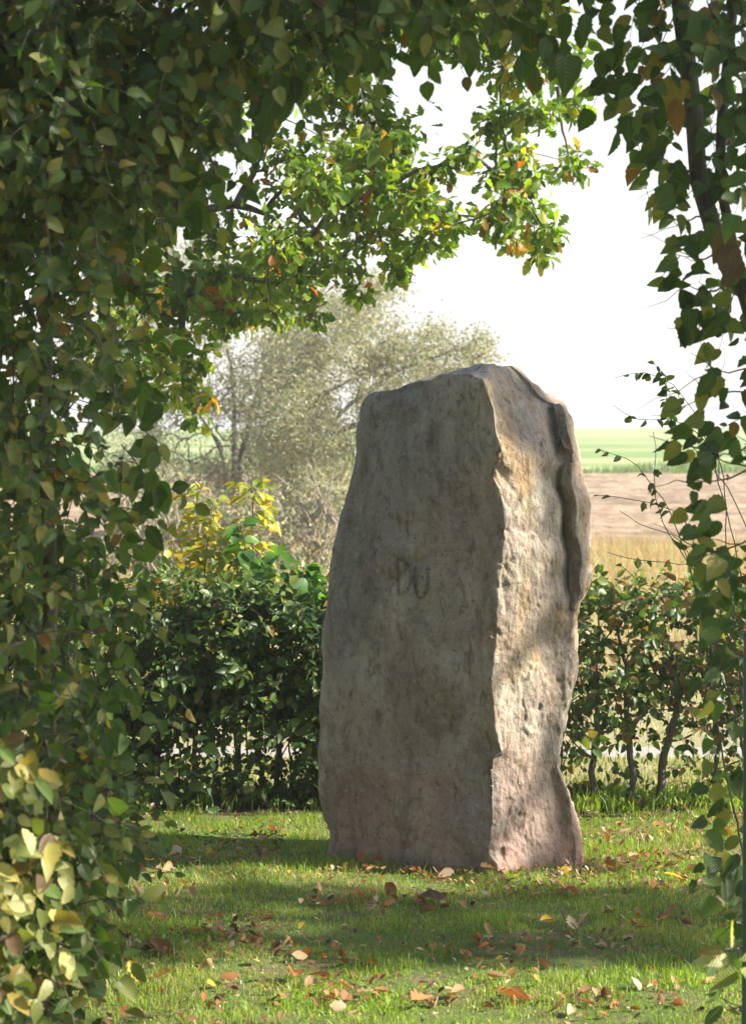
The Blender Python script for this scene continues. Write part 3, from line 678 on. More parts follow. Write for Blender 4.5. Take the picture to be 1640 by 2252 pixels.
def foreground_right():
    r = thing('hedge', 'dark backlit hornbeam hedge with a curving bare stem along the right edge', 'hedge', (1.0, 5.3, 0))
    F = Foliage(r, ['broad', 'heart'], G_DARK, M_LEAF, 300, [3, 3, 2.2, 1.4, .8, .4, .3, .3, .35, .3, 0, 0]); T = []
    top = [(1370, -420), (1380, 60), (1415, 170), (1460, 250), (1510, 290), (1560, 380), (1590, 480), (1640, 640), (1720, 760), (2300, 760), (2300, -420)]
    side = [(1700, 700), (1650, 900), (1600, 980), (1640, 1080), (1610, 1200), (1590, 1330), (1590, 1480), (1600, 1650), (1625, 1800), (1640, 1900), (1625, 2000), (1650, 2120), (1650, 2700), (2400, 2700), (2400, 700)]
    hedge_shoots(F, T, top, 4.95, 5.75, 520, 0.052, (0.08, 0.2), (4, 7), 1.2, (-.2, 0, -.5))
    hedge_shoots(F, T, side, 5.0, 5.8, 360, 0.046, (0.08, 0.22), (4, 8), 1.2, (-.3, 0, -.1))
    spray = [(1350, 60, 5), (1330, 130, 4), (1310, 175, 2), (1370, 215, 5), (1395, 260, 4), (1420, 320, 4), (1460, 340, 2), (1460, 385, 4), (1475, 420, 3), (1463, 460, 4), (1500, 525, 4), (1490, 550, 2), (1480, 608, 3), (1510, 635, 4), (1500, 690, 3), (1555, 690, 4), (1600, 740, 3), (1590, 690, 3), (1520, 770, 2),
             (1560, 820, 2), (1585, 860, 3), (1550, 900, 3), (1570, 930, 2), (1505, 975, 5), (1545, 1010, 4), (1530, 1050, 3), (1590, 1000, 4), (1560, 1140, 4), (1540, 1180, 4), (1545, 1230, 5), (1580, 1250, 4), (1535, 1330, 4), (1560, 1380, 4), (1575, 1300, 4), (1590, 1450, 4), (1570, 1530, 2), (1580, 1600, 3),
             (1590, 1720, 3), (1570, 1770, 3), (1578, 1830, 2), (1568, 1920, 3), (1600, 1910, 3), (1580, 1975, 3), (1610, 1990, 3), (1600, 2150, 3), (1620, 2200, 4), (1585, 2165, 2)]
    for x, y, n in spray:
        for k in range(n + n // 2 + 1):
            p = P(x + rng.normal(6, 22), y - 20 + rng.normal(0, 20), 5.25 + rng.normal(0, .07))
            F.add(p, (rng.normal(-.35, .7), rng.normal(0, .45), -.8 + rng.normal(0, .45)), (rng.normal(0, .7), -1, rng.normal(.1, .6)), rng.uniform(.032, .068), rng.choice([0, 0, 1, 1, 2, 3, 4, 6]))
    for x, y, t in [(1495, 195, 7), (1455, 120, 7), (1490, 235, 8), (1610, 555, 9), (1630, 590, 9), (1600, 520, 9)]:
        F.add(P(x, y - 20, 5.05), (rng.normal(0, .3), -.1, -1), (rng.normal(0, .3), -1, .2), .085, t)
    # leaves low on the right, sun glare painted in as cream tints
    for x, y, a, s, t in [(1622, 2085, (-.2, -.2, .9), .06, 10), (1612, 2115, (-.9, -.3, .2), .06, 10), (1610, 2120, (-.4, -.2, -.8), .06, 4), (1640, 2110, (.5, -.2, .6), .06, 10), (1598, 2095, (-1, -.1, .15), .045, 7), (1645, 2130, (.4, -.3, -.7), .06, 5)]:
        F.add(P(x - 14, y, 4.70), a, (.75, -.5, .45), s * 1.15, t)
    base = np.array(r.location)
    stems = [[(1480, -420), (1500, 60), (1525, 250), (1535, 370), (1560, 480), (1600, 580), (1650, 690), (1700, 900), (1720, 2900)], [(1640, -420), (1600, 150), (1580, 400), (1620, 560), (1800, 1200), (1850, 2900)], [(1640, 2900), (1640, 2300), (1660, 1900), (1690, 1400), (1740, 800)]]
    for k, pts in enumerate(stems):
        c = curve([P(x, y, 5.4 + .06 * k) for x, y in pts], 26, .004); wood('stem', [(c, np.linspace(.020, .030, 26) if k == 0 else np.linspace(.014, .010, 26))], M_BARK, r, 8, base)
    for x0, y0, x1, y1 in [(1690, 850, 1480, 900), (1700, 1000, 1500, 1060), (1620, 620, 1480, 610), (1560, 470, 1450, 470), (1590, 560, 1480, 560), (1640, 700, 1490, 720), (1700, 1150, 1500, 1200), (1700, 1380, 1530, 1330), (1660, 1840, 1560, 1815), (1660, 1920, 1570, 1930), (1680, 780, 1520, 780), (1540, 370, 1440, 370), (1690, 930, 1560, 1010), (1690, 1500, 1560, 1540), (1660, 2090, 1590, 2090), (1660, 2180, 1590, 2200), (1690, 1040, 1520, 980)]:
        a, b_ = P(x0, y0, 5.4), P(x1, y1, 5.2); mid = (a + b_) / 2 + np.array([0, 0, rng.normal(-.02, .02)])
        c = curve([a, mid, b_], 9, .003); T.append((c, np.linspace(.0038, .0012, 9)))
        for k in range(3):
            e = c[rng.integers(3, 8)]; T.append((curve([e, e + rng.normal(0, .05, 3) + np.array([-.05, 0, 0])], 5, .004), np.linspace(.002, .0008, 5)))
    wood('twigs', T, M_BARK, r, 3, base, kind='stuff')
foreground_right()

# green metal fence post at the right border
def post():
    b = P(1645, 2300, 4.82); x = float(b[0])
    r = thing('fence_post', 'thin dark green metal fence post at the right border', 'post', (x, 4.82, 0))
    wood('post_tube', [([(0, 0, -.3), (0, 0, .5), (0, 0, .9), (0, 0, 1.16)], .016)], M_POST, r, 14)
    wood('post_cap', [([(0, 0, 1.158), (0, 0, 1.175), (0, 0, 1.185)], [.019, .019, .006])], M_POST, r, 14)
post()

# ------------------------------------------------------------------ back hedges
H_PAL = [(0.030, 0.068, 0.018), (0.045, 0.092, 0.020), (0.065, 0.125, 0.026), (0.10, 0.165, 0.034), (0.17, 0.21, 0.05), (0.22, 0.15, 0.06), (0.17, 0.09, 0.045)]
def back_hedge(name, label, poly, n, weights, trunks, nfill, seedpts, cat='hedge'):
    px = [p[0] for p in poly]; cx = P((min(px) + max(px)) / 2, 1800, 9.6)[0]
    r = thing(name, label, cat, (float(cx), 9.6, 0))
    F = Foliage(r, ['small'], H_PAL, M_HEDGE, 300, weights); T = []; base = np.array(r.location)
    poly = np.asarray(poly, float); lo, hi = poly.min(0), poly.max(0); got = 0
    while got < n:
        x, y = rng.uniform(lo[0], hi[0]), rng.uniform(lo[1], hi[1])
        if not in_poly(poly, np.array([x]), np.array([y]))[0]: continue
        h = (y - lo[1]) / (hi[1] - lo[1])
        dens = seedpts(x, y)
        if rng.random() > dens: continue
        Y = 9.42 + 0.55 * rng.random()
        d = np.array([rng.normal(0, .8), rng.normal(-.3, .6), rng.normal(.35 if h < .2 else 0, .5)])
        shoot(F, T, P(x, y, Y), d, rng.uniform(.07, .2), rng.integers(5, 9), .044 * rng.uniform(.8, 1.15), .2, (rng.normal(.1, .5), -.7, rng.normal(.7, .4)), .0016)
        got += 1
    for k in range(nfill):      # loose sunlit sprigs standing out of the top
        x = rng.uniform(lo[0], hi[0]); p = P(x, lo[1] + rng.uniform(0, 70), 9.5 + .4 * rng.random())
        shoot(F, T, p, (rng.normal(0, .45), rng.normal(0, .3), 1), rng.uniform(.06, .17), rng.integers(4, 8), .044, .1, (rng.normal(.2, .5), -.7, .8), .0016, tint=rng.choice([2, 3, 3, 4, 4, 5]))
    for k, (pts, r0) in enumerate(trunks):
        c = curve([P(x, y, 9.62 + .03 * (k % 3)) for x, y in pts], 16, .004)
        wood('trunk', [(c, np.linspace(r0, r0 * .45, 16))], M_BARK, r, 8, base)
        for q in range(6):
            a = c[rng.integers(5, 15)]; e = a + np.array([rng.normal(0, .16), rng.normal(0, .12), rng.uniform(.08, .3)])
            T.append((curve([a, (a + e) / 2 + rng.normal(0, .02, 3), e], 7), np.linspace(r0 * .35, r0 * .12, 7)))
    wood('twigs', T, M_BARK, r, 3, base, kind='stuff')
    return r, F
def dl(x, y):
    g = 1.0
    if 1600 < y < 1730 and 280 < x < 640: g = 0.30
    if y > 1735: g = 1.0
    return g
back_hedge('hedge', 'low clipped dark green hedge behind the lawn, left of the menhir', [(60, 1330), (260, 1310), (330, 1330), (420, 1320), (520, 1300), (640, 1310), (720, 1330), (900, 1340), (900, 1800), (60, 1800)], 2300, [2.0, 2.8, 2.8, 2.0, 1.0, .2, .2],
           [([(342, 1815), (345, 1650), (330, 1480)], .016), ([(435, 1815), (430, 1640), (450, 1450)], .015), ([(515, 1815), (520, 1660), (500, 1430)], .013), ([(605, 1815), (610, 1640), (600, 1400)], .014), ([(690, 1815), (690, 1600), (700, 1400)], .014), ([(240, 1815), (250, 1600), (230, 1400)], .014)], 230, dl)
def dr(x, y):
    if y < 1420: return .85
    if y < 1540: return 1.0
    if y < 1620: return .6
    if y < 1720: return .14
    return .26
back_hedge('hedge', 'thin browning hedge on bare crooked stems behind the lawn, right of the menhir', [(1140, 1320), (1300, 1315), (1400, 1330), (1500, 1320), (1640, 1300), (1800, 1300), (1800, 1790), (1140, 1790)], 700, [1.4, 1.8, 2.0, 1.6, 1.5, 1.4, 1.5],
           [([(1305, 1812), (1312, 1760), (1300, 1700), (1312, 1620), (1308, 1480), (1320, 1380)], .017), ([(1368, 1812), (1376, 1770), (1390, 1710), (1380, 1600), (1375, 1480), (1360, 1380)], .018), ([(1440, 1815), (1455, 1730), (1460, 1650), (1480, 1590), (1490, 1500), (1470, 1430), (1420, 1370)], .021), ([(1570, 1812), (1575, 1650), (1560, 1450)], .015), ([(1680, 1812), (1690, 1600), (1670, 1400)], .016), ([(1225, 1812), (1235, 1650), (1260, 1480)], .010)], 150, dr)

# saplings poking out of and standing behind the left hedge
def sapling(name, label, cat, stems, Y, size, pal, kinds, mat, step, loose=.03):
    b = P(np.mean([q[0][0] for q in stems]), 1800, Y); r = thing(name, label, cat, (float(b[0]), Y, 0)); base = np.array(r.location)
    F = Foliage(r, kinds, pal, mat, 300)
    for pts in stems:
        pts3 = [P(x, y, Y + rng.normal(0, .05)) for x, y in pts]; pts3 = [np.array([pts3[0][0], pts3[0][1], 0.0])] + pts3
        c = curve(pts3, 30, .003); wood('stem', [(c, np.linspace(.005, .002, 30))], M_BARK, r, 6, base)
        L = np.linalg.norm(np.diff(c, axis=0), axis=1).sum(); nl = int(L / step)
        for q in range(nl):
            s = .35 + .65 * q / nl; k = min(28, int(s * 29)); p = c[k] + (c[k + 1] - c[k]) * rng.random()
            an = rng.uniform(0, 2 * math.pi); d = np.array([math.cos(an), math.sin(an) * .7, rng.normal(-.25, .25)])
            F.add(p + d * rng.uniform(.005, loose), d, (rng.normal(0, .3), -.45 + rng.normal(0, .3), 1), size * rng.uniform(.7, 1.2))
    return r
sapling('sapling', 'slim sapling with bright yellow leaves rising behind the left hedge', 'sapling',
        [[(395, 1400), (420, 1240), (440, 1060)], [(430, 1400), (450, 1250), (470, 1100)], [(470, 1400), (490, 1290), (500, 1170)], [(370, 1400), (380, 1300), (385, 1200)], [(410, 1400), (400, 1330), (350, 1260)], [(480, 1400), (530, 1330), (575, 1280)], [(545, 1400), (555, 1220), (555, 1050)], [(525, 1400), (520, 1300), (530, 1230)]],
        10.1, .056, [(.42, .36, .03), (.36, .34, .04), (.28, .31, .05), (.40, .27, .03), (.20, .25, .05)], ['small', 'small', 'heart'], M_HEDGE, .0065, .10)
sapling('sapling', 'leafy bright green shoots sticking up from the hedge beside the menhir', 'sapling',
        [[(530, 1420), (545, 1260), (530, 1150)], [(575, 1450), (600, 1290), (615, 1200)], [(640, 1500), (660, 1350), (668, 1235)], [(620, 1600), (655, 1400), (690, 1270)], [(700, 1460), (695, 1330), (672, 1255)]],
        9.7, .085, [(.06, .15, .03), (.085, .19, .03), (.11, .22, .04), (.05, .11, .03)], ['heart', 'small'], M_HEDGE, .016)

# ------------------------------------------------------------------ trees with clumped crowns
def grow_tree(r, clumps, roots, mat, r0, taper=.5, twig_mat=None, limb_names=('limb', 'branches'), n_limbs=8):
    """connect clump centres back to the root polyline; thick ones are parts, thin ones join"""
    base = np.array(r.location); nodes = [np.asarray(p, float) for p in roots]; parent = [max(0, i - 1) for i in range(len(nodes))]; trunk_n = len(nodes)
    order = np.argsort([np.linalg.norm(c - nodes[trunk_n - 1]) for c in clumps])
    for i in order:
        c = clumps[i]; A = np.array(nodes); dist = np.linalg.norm(A - c, axis=1) + 0.25 * np.linalg.norm(A - nodes[trunk_n - 1], axis=1)
        parent.append(int(np.argmin(dist[trunk_n - 1:]) + trunk_n - 1)); nodes.append(c)
    cnt = np.ones(len(nodes))
    for i in range(len(nodes) - 1, trunk_n - 1, -1): cnt[parent[i]] += cnt[i]
    rad = lambda n: r0 * (n / len(clumps)) ** taper
    segs = []
    for i in range(trunk_n, len(nodes)):
        a, b = nodes[parent[i]], nodes[i]; mid = (a + b) / 2 + rng.normal(0, .06 * np.linalg.norm(b - a), 3) + np.array([0, 0, .05 * np.linalg.norm(b - a)])
        ra, rb = rad(cnt[parent[i]]) if parent[i] >= trunk_n else rad(cnt[i]) * 1.15, rad(cnt[i]) * .85
        segs.append((max(ra, rb), (curve([a, mid, b], 7), np.linspace(min(ra, rb * 2.0), rb, 7))))
    segs.sort(key=lambda t: -t[0])
    for _, sg in segs[:n_limbs]: wood('limb', [sg], mat, r, 8, base)
    if segs[n_limbs:]: wood('branches', [s for _, s in segs[n_limbs:]], mat, r, 5, base, kind='stuff')

def clump_leaves(F, c, rad, n, size, sq=(1, .8, .75), up=.6, tint=None, ax_down=-.45, kind=None):
    v = unit(rng.normal(0, 1, (n, 3))) * (rng.random((n, 1)) ** .45) * rad * np.array(sq)
    p = c + v; ax = v / rad * .8 + rng.normal(0, .6, (n, 3)) + np.array([0, 0, ax_down]); nr = rng.normal(0, .55, (n, 3)) + np.array([0, -.25, up])
    F.add(p, ax, nr, size * rng.uniform(.7, 1.2, n), tint, kind)

def oak():
    r = thing('oak_tree', 'oak tree reaching in from the left with sunlit branches over the menhir', 'tree', (-4.6, 13.0, 0)); base = np.array(r.location)
    pal = [(0.06, 0.12, 0.018), (0.095, 0.17, 0.022), (0.14, 0.225, 0.028), (0.20, 0.27, 0.035), (0.28, 0.29, 0.04), (0.34, 0.20, 0.03), (0.28, 0.09, 0.025), (0.14, 0.08, 0.03)]
    F = Foliage(r, ['oak', 'small'], pal, M_OAK, 300, [2.4, 2.8, 2.6, 2.0, .9, .22, .12, .16])
    C = [(700, 150, 90), (780, 230, 80), (850, 290, 55), (960, 80, 70), (1050, 90, 55), (1130, 150, 60), (1180, 240, 50), (1230, 120, 55), (1255, 225, 38), (1110, 255, 45),
         (1085, 270, 30), (1130, 330, 40), (1160, 390, 42), (1090, 385, 36), (1120, 440, 40), (1080, 480, 42), (1175, 460, 38), (1130, 515, 40), (1195, 515, 40), (1180, 555, 25), (970, 365, 40), (930, 385, 24), (1030, 335, 26), (1260, 360, 40),
         (820, 350, 65), (880, 315, 36), (760, 330, 65), (860, 410, 65), (905, 450, 55), (960, 470, 45), (1000, 492, 26), (940, 530, 45), (885, 560, 42), (830, 500, 65), (760, 450, 60), (700, 400, 60), (640, 330, 50), (600, 540, 65), (680, 540, 65), (740, 580, 55),
         (790, 640, 28), (870, 600, 24), (650, 620, 55), (560, 620, 75), (480, 600, 70), (420, 640, 55), (500, 690, 55), (600, 680, 45), (690, 695, 26), (400, 720, 45), (430, 790, 42), (400, 850, 44), (445, 870, 24), (430, 925, 22), (350, 780, 50), (480, 520, 38), (560, 120, 80), (640, 60, 80), (840, 40, 90), (1000, 20, 80), (1160, 40, 70), (300, 640, 90), (250, 760, 90), (250, 500, 100), (340, 400, 90), (440, 250, 90), (300, 880, 55)]
    cl = []
    for x, y, rp in C:
        Y = 12.6 + rng.normal(0, .45); c = P(x, y, Y); rad = rp / F_PX * Y; cl.append(c)
        clump_leaves(F, c, rad * 1.12, int(12 + 205 * (rp / 65) ** 2 * .85), .076, kind=0)
    for x, y, n in [(620, 420, 34), (560, 380, 30), (520, 450, 30), (460, 460, 20), (600, 250, 30), (660, 480, 30), (900, 240, 12), (640, 420, 22), (580, 470, 26)]:    # thin patches with sky between
        c = P(x, y, 12.7); cl.append(c); clump_leaves(F, c, .23, n, .075, (1, .6, 1), tint=rng.choice([0, 0, 1, 7], n), kind=0)
    for x, y, n, t in [(1032, 335, 9, 6), (1125, 412, 5, 6), (1140, 520, 5, 5), (1165, 545, 6, 5), (490, 645, 6, 6), (470, 865, 4, 5), (370, 660, 5, 5), (1150, 340, 5, 4), (395, 750, 5, 5), (560, 690, 3, 5)]:
        clump_leaves(F, P(x, y, 12.3), .055, n, .085, (1, .5, 1), tint=t, kind=0)
    for k in range(70):          # rest of the crown, beyond the picture
        c = np.array([rng.uniform(-8, .6), 13 + rng.normal(0, 1.6), rng.uniform(3.6, 8.2)])
        if c[2] < 4.4 and c[0] > -2.6: continue
        if (c[0] + 4) ** 2 / 20 + (c[2] - 5) ** 2 / 9 > 1.1: continue
        cl.append(c); clump_leaves(F, c, rng.uniform(.45, .7), 70, .11, (1, .9, .7), kind=1)
    root = [np.array([-4.6, 13, z]) for z in (0, .9, 1.8, 2.6)]; root[2] = root[2] + [.05, 0, 0]
    tr = curve([(-4.6, 13, -.1), (-4.58, 13, .4), (-4.5, 13.0, 1.4), (-4.55, 13, 2.6)], 16, .012); wood('trunk', [(tr, np.linspace(.26, .13, 16))], M_OAKBARK, r, 14, base)
    root[-1] = tr[-1]
    grow_tree(r, cl, root, M_OAKBARK, .055, .6, n_limbs=14)
    # hanging branch with a long bare twig
    ex = [curve([P(1075, -60, 12.6), P(1108, 130, 12.6), P(1100, 260, 12.6), P(1118, 340, 12.55), P(1145, 430, 12.5), P(1175, 540, 12.5)], 18, .004), curve([P(1225, 190, 12.5), P(1232, 260, 12.5), P(1250, 345, 12.5)], 9, .003), curve([P(820, 410, 12.4), P(890, 430, 12.4), P(985, 490, 12.4), P(1040, 520, 12.4)], 10, .004), curve([P(1080, 270, 12.6), P(1030, 310, 12.6), P(950, 380, 12.6)], 8, .003)]
    for e in ex: wood('twig', [(e, np.linspace(.013, .004, len(e)))], M_OAKBARK, r, 6, base)
oak()

def pale_tree(label, root_px, trunks, poly, Y, nclump, nleaf, lsize, pal):
    b = P(root_px[0], root_px[1], Y); r = thing('willow_tree', label, 'tree', (float(b[0]), Y, 0)); base = np.array(r.location)
    F = Foliage(r, ['speck'], pal, M_WILLOW, 0); poly = np.asarray(poly, float); lo, hi = poly.min(0), poly.max(0); cl = []
    ends = []
    for pts, r0 in trunks:
        c = curve([np.array([b[0], Y, -.1])] + [P(x, y, Y + rng.normal(0, .15)) for x, y in pts], 20, .006)
        wood('trunk' if r0 > .05 else 'limb', [(c, np.linspace(r0, r0 * .4, 20))], M_WILLOWBARK, r, 7, base); ends.append(c[-1]); ends.append(c[12])
    T = []
    while len(cl) < nclump:
        x, y = rng.uniform(lo[0], hi[0]), rng.uniform(lo[1], hi[1])
        if not in_poly(poly, np.array([x]), np.array([y]))[0]: continue
        c = P(x, y, Y + rng.normal(0, 1.2)); cl.append(c); rad = rng.uniform(.18, .46)
        if 385 < x < 505 and 925 < y < 1015: continue
        clump_leaves(F, c, rad, nleaf, lsize, (1, 1, .9), .25)

    nd = [np.asarray(e) for e in ends]; ctr = np.mean(nd, axis=0); dist0 = [0.0] * len(nd)
    for c in sorted(cl, key=lambda q: min(np.linalg.norm(q - e) for e in ends)):
        A = np.array(nd); j = int(np.argmin(np.linalg.norm(A - c, axis=1) + .15 * np.array(dist0))); e = nd[j]; L = np.linalg.norm(c - e); d = dist0[j] + L
        mid = (c + e) / 2 + rng.normal(0, .08 * L + .02, 3) + [0, 0, .08 * L]; ra = max(.005, .018 - .007 * dist0[j]); rb = max(.0035, .018 - .007 * d)
        T.append((curve([e, mid, c], 6, .01), np.linspace(ra, rb, 6))); nd.append(c); dist0.append(d)
    wood('branches', T, M_WILLOWBARK, r, 4, base, kind='stuff')
HAZE_PALE = [(0.22, 0.24, 0.165), (0.28, 0.30, 0.20), (0.33, 0.335, 0.22), (0.17, 0.19, 0.125), (0.42, 0.375, 0.22), (0.25, 0.265, 0.18)]  # silver green leaf tones, lightened to paint in distance haze
pale_tree('pale grey green willow with a forked leaning trunk, nearer the left hedge', (520, 1180), [([(525, 1080), (528, 1020), (545, 950), (560, 880), (600, 800)], .075), ([(515, 1000), (515, 920), (510, 820), (490, 720)], .055), ([(470, 960), (420, 890), (370, 830)], .04)],
          [(250, 520), (440, 500), (520, 600), (600, 600), (690, 600), (740, 800), (720, 1000), (690, 1130), (330, 1150), (250, 1040)], 36, 330, 165, .052, HAZE_PALE)
pale_tree('pale willow leaning right behind the left shoulder of the menhir', (615, 1200), [([(630, 1140), (635, 1060), (665, 1010), (720, 960), (800, 930), (870, 900)], .085), ([(650, 1030), (640, 960), (700, 880), (780, 830)], .05), ([(690, 990), (760, 900), (870, 820), (1000, 770)], .05)],
          [(600, 690), (700, 650), (770, 640), (830, 605), (885, 640), (935, 690), (1000, 725), (1060, 735), (1085, 790), (1040, 850), (900, 900), (780, 960), (780, 1120), (660, 1140), (580, 1010), (560, 820)], 33.5, 300, 185, .052, HAZE_PALE)

def thicket(label, poly, Y, n, lsize, pal, bare):
    poly = np.asarray(poly, float); lo, hi = poly.min(0), poly.max(0); b = P((lo[0] + hi[0]) / 2, hi[1], Y)
    r = thing('thicket', label, 'shrub', (float(b[0]), Y, 0)); base = np.array(r.location); F = Foliage(r, ['speck'], pal, M_WILLOW, 0); T = []; k = 0
    while k < n:
        x, y = rng.uniform(lo[0], hi[0]), rng.uniform(lo[1], hi[1])
        if not in_poly(poly, np.array([x]), np.array([y]))[0]: continue
        c = P(x, y, Y + rng.normal(0, .6)); clump_leaves(F, c, rng.uniform(.15, .35), 70, lsize, (1, 1, .8), .3); k += 1
        T.append((curve([np.array([c[0] + rng.normal(0, .3), c[1], 0.0]), (c + [c[0], c[1], 0]) / 2 + rng.normal(0, .1, 3), c], 8, .02), np.linspace(.016, .005, 8)))
    for x, y, dx, dy in bare:
        for q in range(9):
            a = P(x + rng.normal(0, 14), y, Y - .6); e = P(x + dx + rng.normal(0, 45), y + dy + rng.normal(0, 25), Y - .6); T.append((curve([a, (a + e) / 2 + rng.normal(0, .04, 3), e], 8), np.linspace(.011, .004, 8)))
    wood('twigs', T, M_PALETWIG, r, 4, base, kind='stuff')
thicket('grey brown thicket of bare twigs and small leaves under the pale willows', [(250, 1060), (340, 990), (430, 1070), (560, 1090), (640, 1110), (740, 1030), (780, 1080), (760, 1330), (240, 1330)], 26, 200, .06, HAZE_PALE + [(.20, .15, .10), (.14, .12, .08)],
        [(660, 1160, 60, -70), (700, 1210, -60, -90), (730, 1150, -30, -110), (690, 1230, 40, -120)])

# thin wild rose like stems right of the menhir
def wild_shrub():
    Y = 7.4; bx = 1.42; r = thing('shrub', 'wispy shrub of thin arching twigs with few leaflets, right of the menhir', 'shrub', (bx, Y, 0)); base = np.array(r.location)
    F = Foliage(r, ['small'], [(.06, .11, .035), (.09, .14, .04), (.12, .13, .04)], M_HEDGE, 300)
    L = [[(1560, 1420), (1500, 1200), (1430, 1060), (1380, 1010), (1320, 990)], [(1580, 1430), (1540, 1250), (1490, 1130), (1400, 1100), (1310, 1088)], [(1600, 1300), (1540, 960), (1470, 920), (1410, 925), (1345, 890)], [(1540, 1000), (1490, 950), (1466, 900), (1466, 830), (1440, 800)], [(1600, 1250), (1500, 1240), (1400, 1230), (1330, 1215)],
         [(1560, 1500), (1530, 1240), (1480, 1180), (1400, 1150), (1360, 1120)], [(1590, 1100), (1520, 900), (1480, 850), (1420, 820), (1350, 830)], [(1600, 1400), (1560, 1300), (1500, 1220), (1450, 1130), (1440, 950)], [(1560, 1400), (1520, 1330), (1490, 1300), (1430, 1290), (1360, 1240)]]
    SP = []
    for pts in L:
        p3 = [np.array([bx + rng.normal(0, .08), Y, 0.0])] + [P(x, y, Y) for x, y in pts]; cc = curve(p3, 40, .002); SP.append(np.stack([np.interp(np.linspace(0, 39, 200), np.arange(40), cc[:, i]) for i in range(3)], -1)); wood('stem', [(cc, np.linspace(.0045, .0011, 40))], M_BARK, r, 5, base)
    SP = np.concatenate(SP)
    for x, y, n in [(1375, 800, 6), (1345, 828, 4), (1430, 795, 5), (1420, 815, 4), (1325, 950, 3), (1320, 970, 3), (1345, 1000, 4), (1375, 1030, 3), (1420, 1095, 4), (1440, 1085, 3), (1430, 1130, 2), (1465, 1085, 2), (1480, 850, 6), (1500, 900, 6), (1520, 860, 5), (1400, 1310, 3), (1500, 1030, 4), (1535, 880, 6), (1490, 930, 4)]:
        q0 = P(x, y, Y); near = np.argsort(np.linalg.norm(SP - q0, axis=1))[:40]
        for k in range(n): F.add(SP[near[rng.integers(0, 40)]], (rng.normal(-.5, .6), rng.normal(0, .3), rng.normal(-.5, .4)), rng.normal(0, 1, 3) + [0, -.5, .5], rng.uniform(.024, .04))
wild_shrub()

# tree standing to the right of the lawn; its shade dapples the grass, the stone and the left hedge
def shade_tree():
    r = thing('maple_tree', 'tall tree right of the lawn, out of the picture, that shades the grass', 'tree', (10.2, 5.2, 0)); base = np.array(r.location)
    F = Foliage(r, ['small'], [(.06, .11, .03), (.09, .14, .035), (.14, .15, .04)], M_HEDGE, 0)
    tg = []
    for X in np.arange(-1.7, 1.7, .40):
        for Yl in (6.75, 7.05, 7.35, 7.62):
            if rng.random() < .84: tg.append((X + rng.normal(0, .1), Yl + rng.normal(0, .05), 0, .20, 1.5))
    for X in np.arange(-1.6, 1.7, .55):
        if rng.random() < .55: tg.append((X, 5.95 + rng.normal(0, .12), 0, .22, 1.4))
    for i_, (x, y, rr) in enumerate([(1150, 850, .16), (1200, 880, .16), (1160, 930, .13), (1090, 830, .13), (1000, 825, .13), (1230, 950, .12), (1250, 1050, .12), (1270, 1160, .13), (1280, 1260, .10), (1175, 1120, .12), (1195, 1185, .10), (1120, 1320, .09), (1150, 1385, .10), (1110, 1400, .08), (1235, 1860, .12), (1210, 1830, .09), (1265, 1885, .10), (1120, 1740, .06)]):
        p = P(x, y, 8.35); tg.append((p[0], p[1] - .12, p[2], rr, 6.0 if i_ < 6 else 2.4))
    for k in range(26):
        tg.append((rng.uniform(-1.5, .5), rng.uniform(4.7, 5.6), rng.uniform(1.05, 2.75), .3, .95))
    for k in range(14): tg.append((rng.uniform(.7, 1.4), 5.3, rng.uniform(.9, 2.6), .28, 1.0))
    cl = []; H = SUN / math.hypot(SUN[0], SUN[1])
    for X, Yl, Z, rad, den in tg:
        t = rng.uniform(7.6, 10.5); c = np.array([X, Yl, Z]) + H * t; cl.append(c)
        clump_leaves(F, c, rad, int(den * 120 * (rad / .3) ** 2), .09, (1, 1, 1), .3)
    tr = curve([(10.2, 5.2, -.1), (10.15, 5.25, 1.5), (9.9, 5.4, 3.4)], 14, .02); wood('trunk', [(tr, np.linspace(.22, .13, 14))], M_OAKBARK, r, 12, base)
    grow_tree(r, cl, [tr[0], tr[-1]], M_OAKBARK, .12, .5, n_limbs=10)
shade_tree()

# unseen trees added behind and beside the camera to block sky light
def wall_tree(x, y, h, rad):
    r = thing('sky_blocker_tree', 'broad unseen tree added around the viewer to block sky light', 'tree', (x, y, 0), 'added trees that block sky light'); base = np.array(r.location)
    F = Foliage(r, ['speck'], [(.05, .09, .03), (.07, .11, .03), (.10, .12, .04)], M_HEDGE, 0); cl = []
    for k in range(46):
        v = unit(rng.normal(0, 1, 3)) * rng.random() ** .4; c = np.array([x, y, h * .56]) + v * np.array([rad, rad, h * .42]); cl.append(c); clump_leaves(F, c, rad * .42, 85, .27, (1, 1, .8), .3)
    tr = curve([(x, y, -.1), (x + .1, y, h * .2), (x, y + .1, h * .4)], 10, .02); wood('trunk', [(tr, np.linspace(.25, .15, 10))], M_OAKBARK, r, 9, base)
    grow_tree(r, cl, [tr[0], tr[-1]], M_OAKBARK, .1, .5, n_limbs=4)
for a in ((-7.5, 3.5, 9, 2.6), (-6.5, -2.5, 10, 3.0), (-2, -6.5, 11, 3.2), (3.2, -7, 11, 3.2), (7.5, -4.2, 10, 2.8), (-8, 8.5, 9, 2.6), (.5, -3.5, 8, 2.2)): wall_tree(*a)

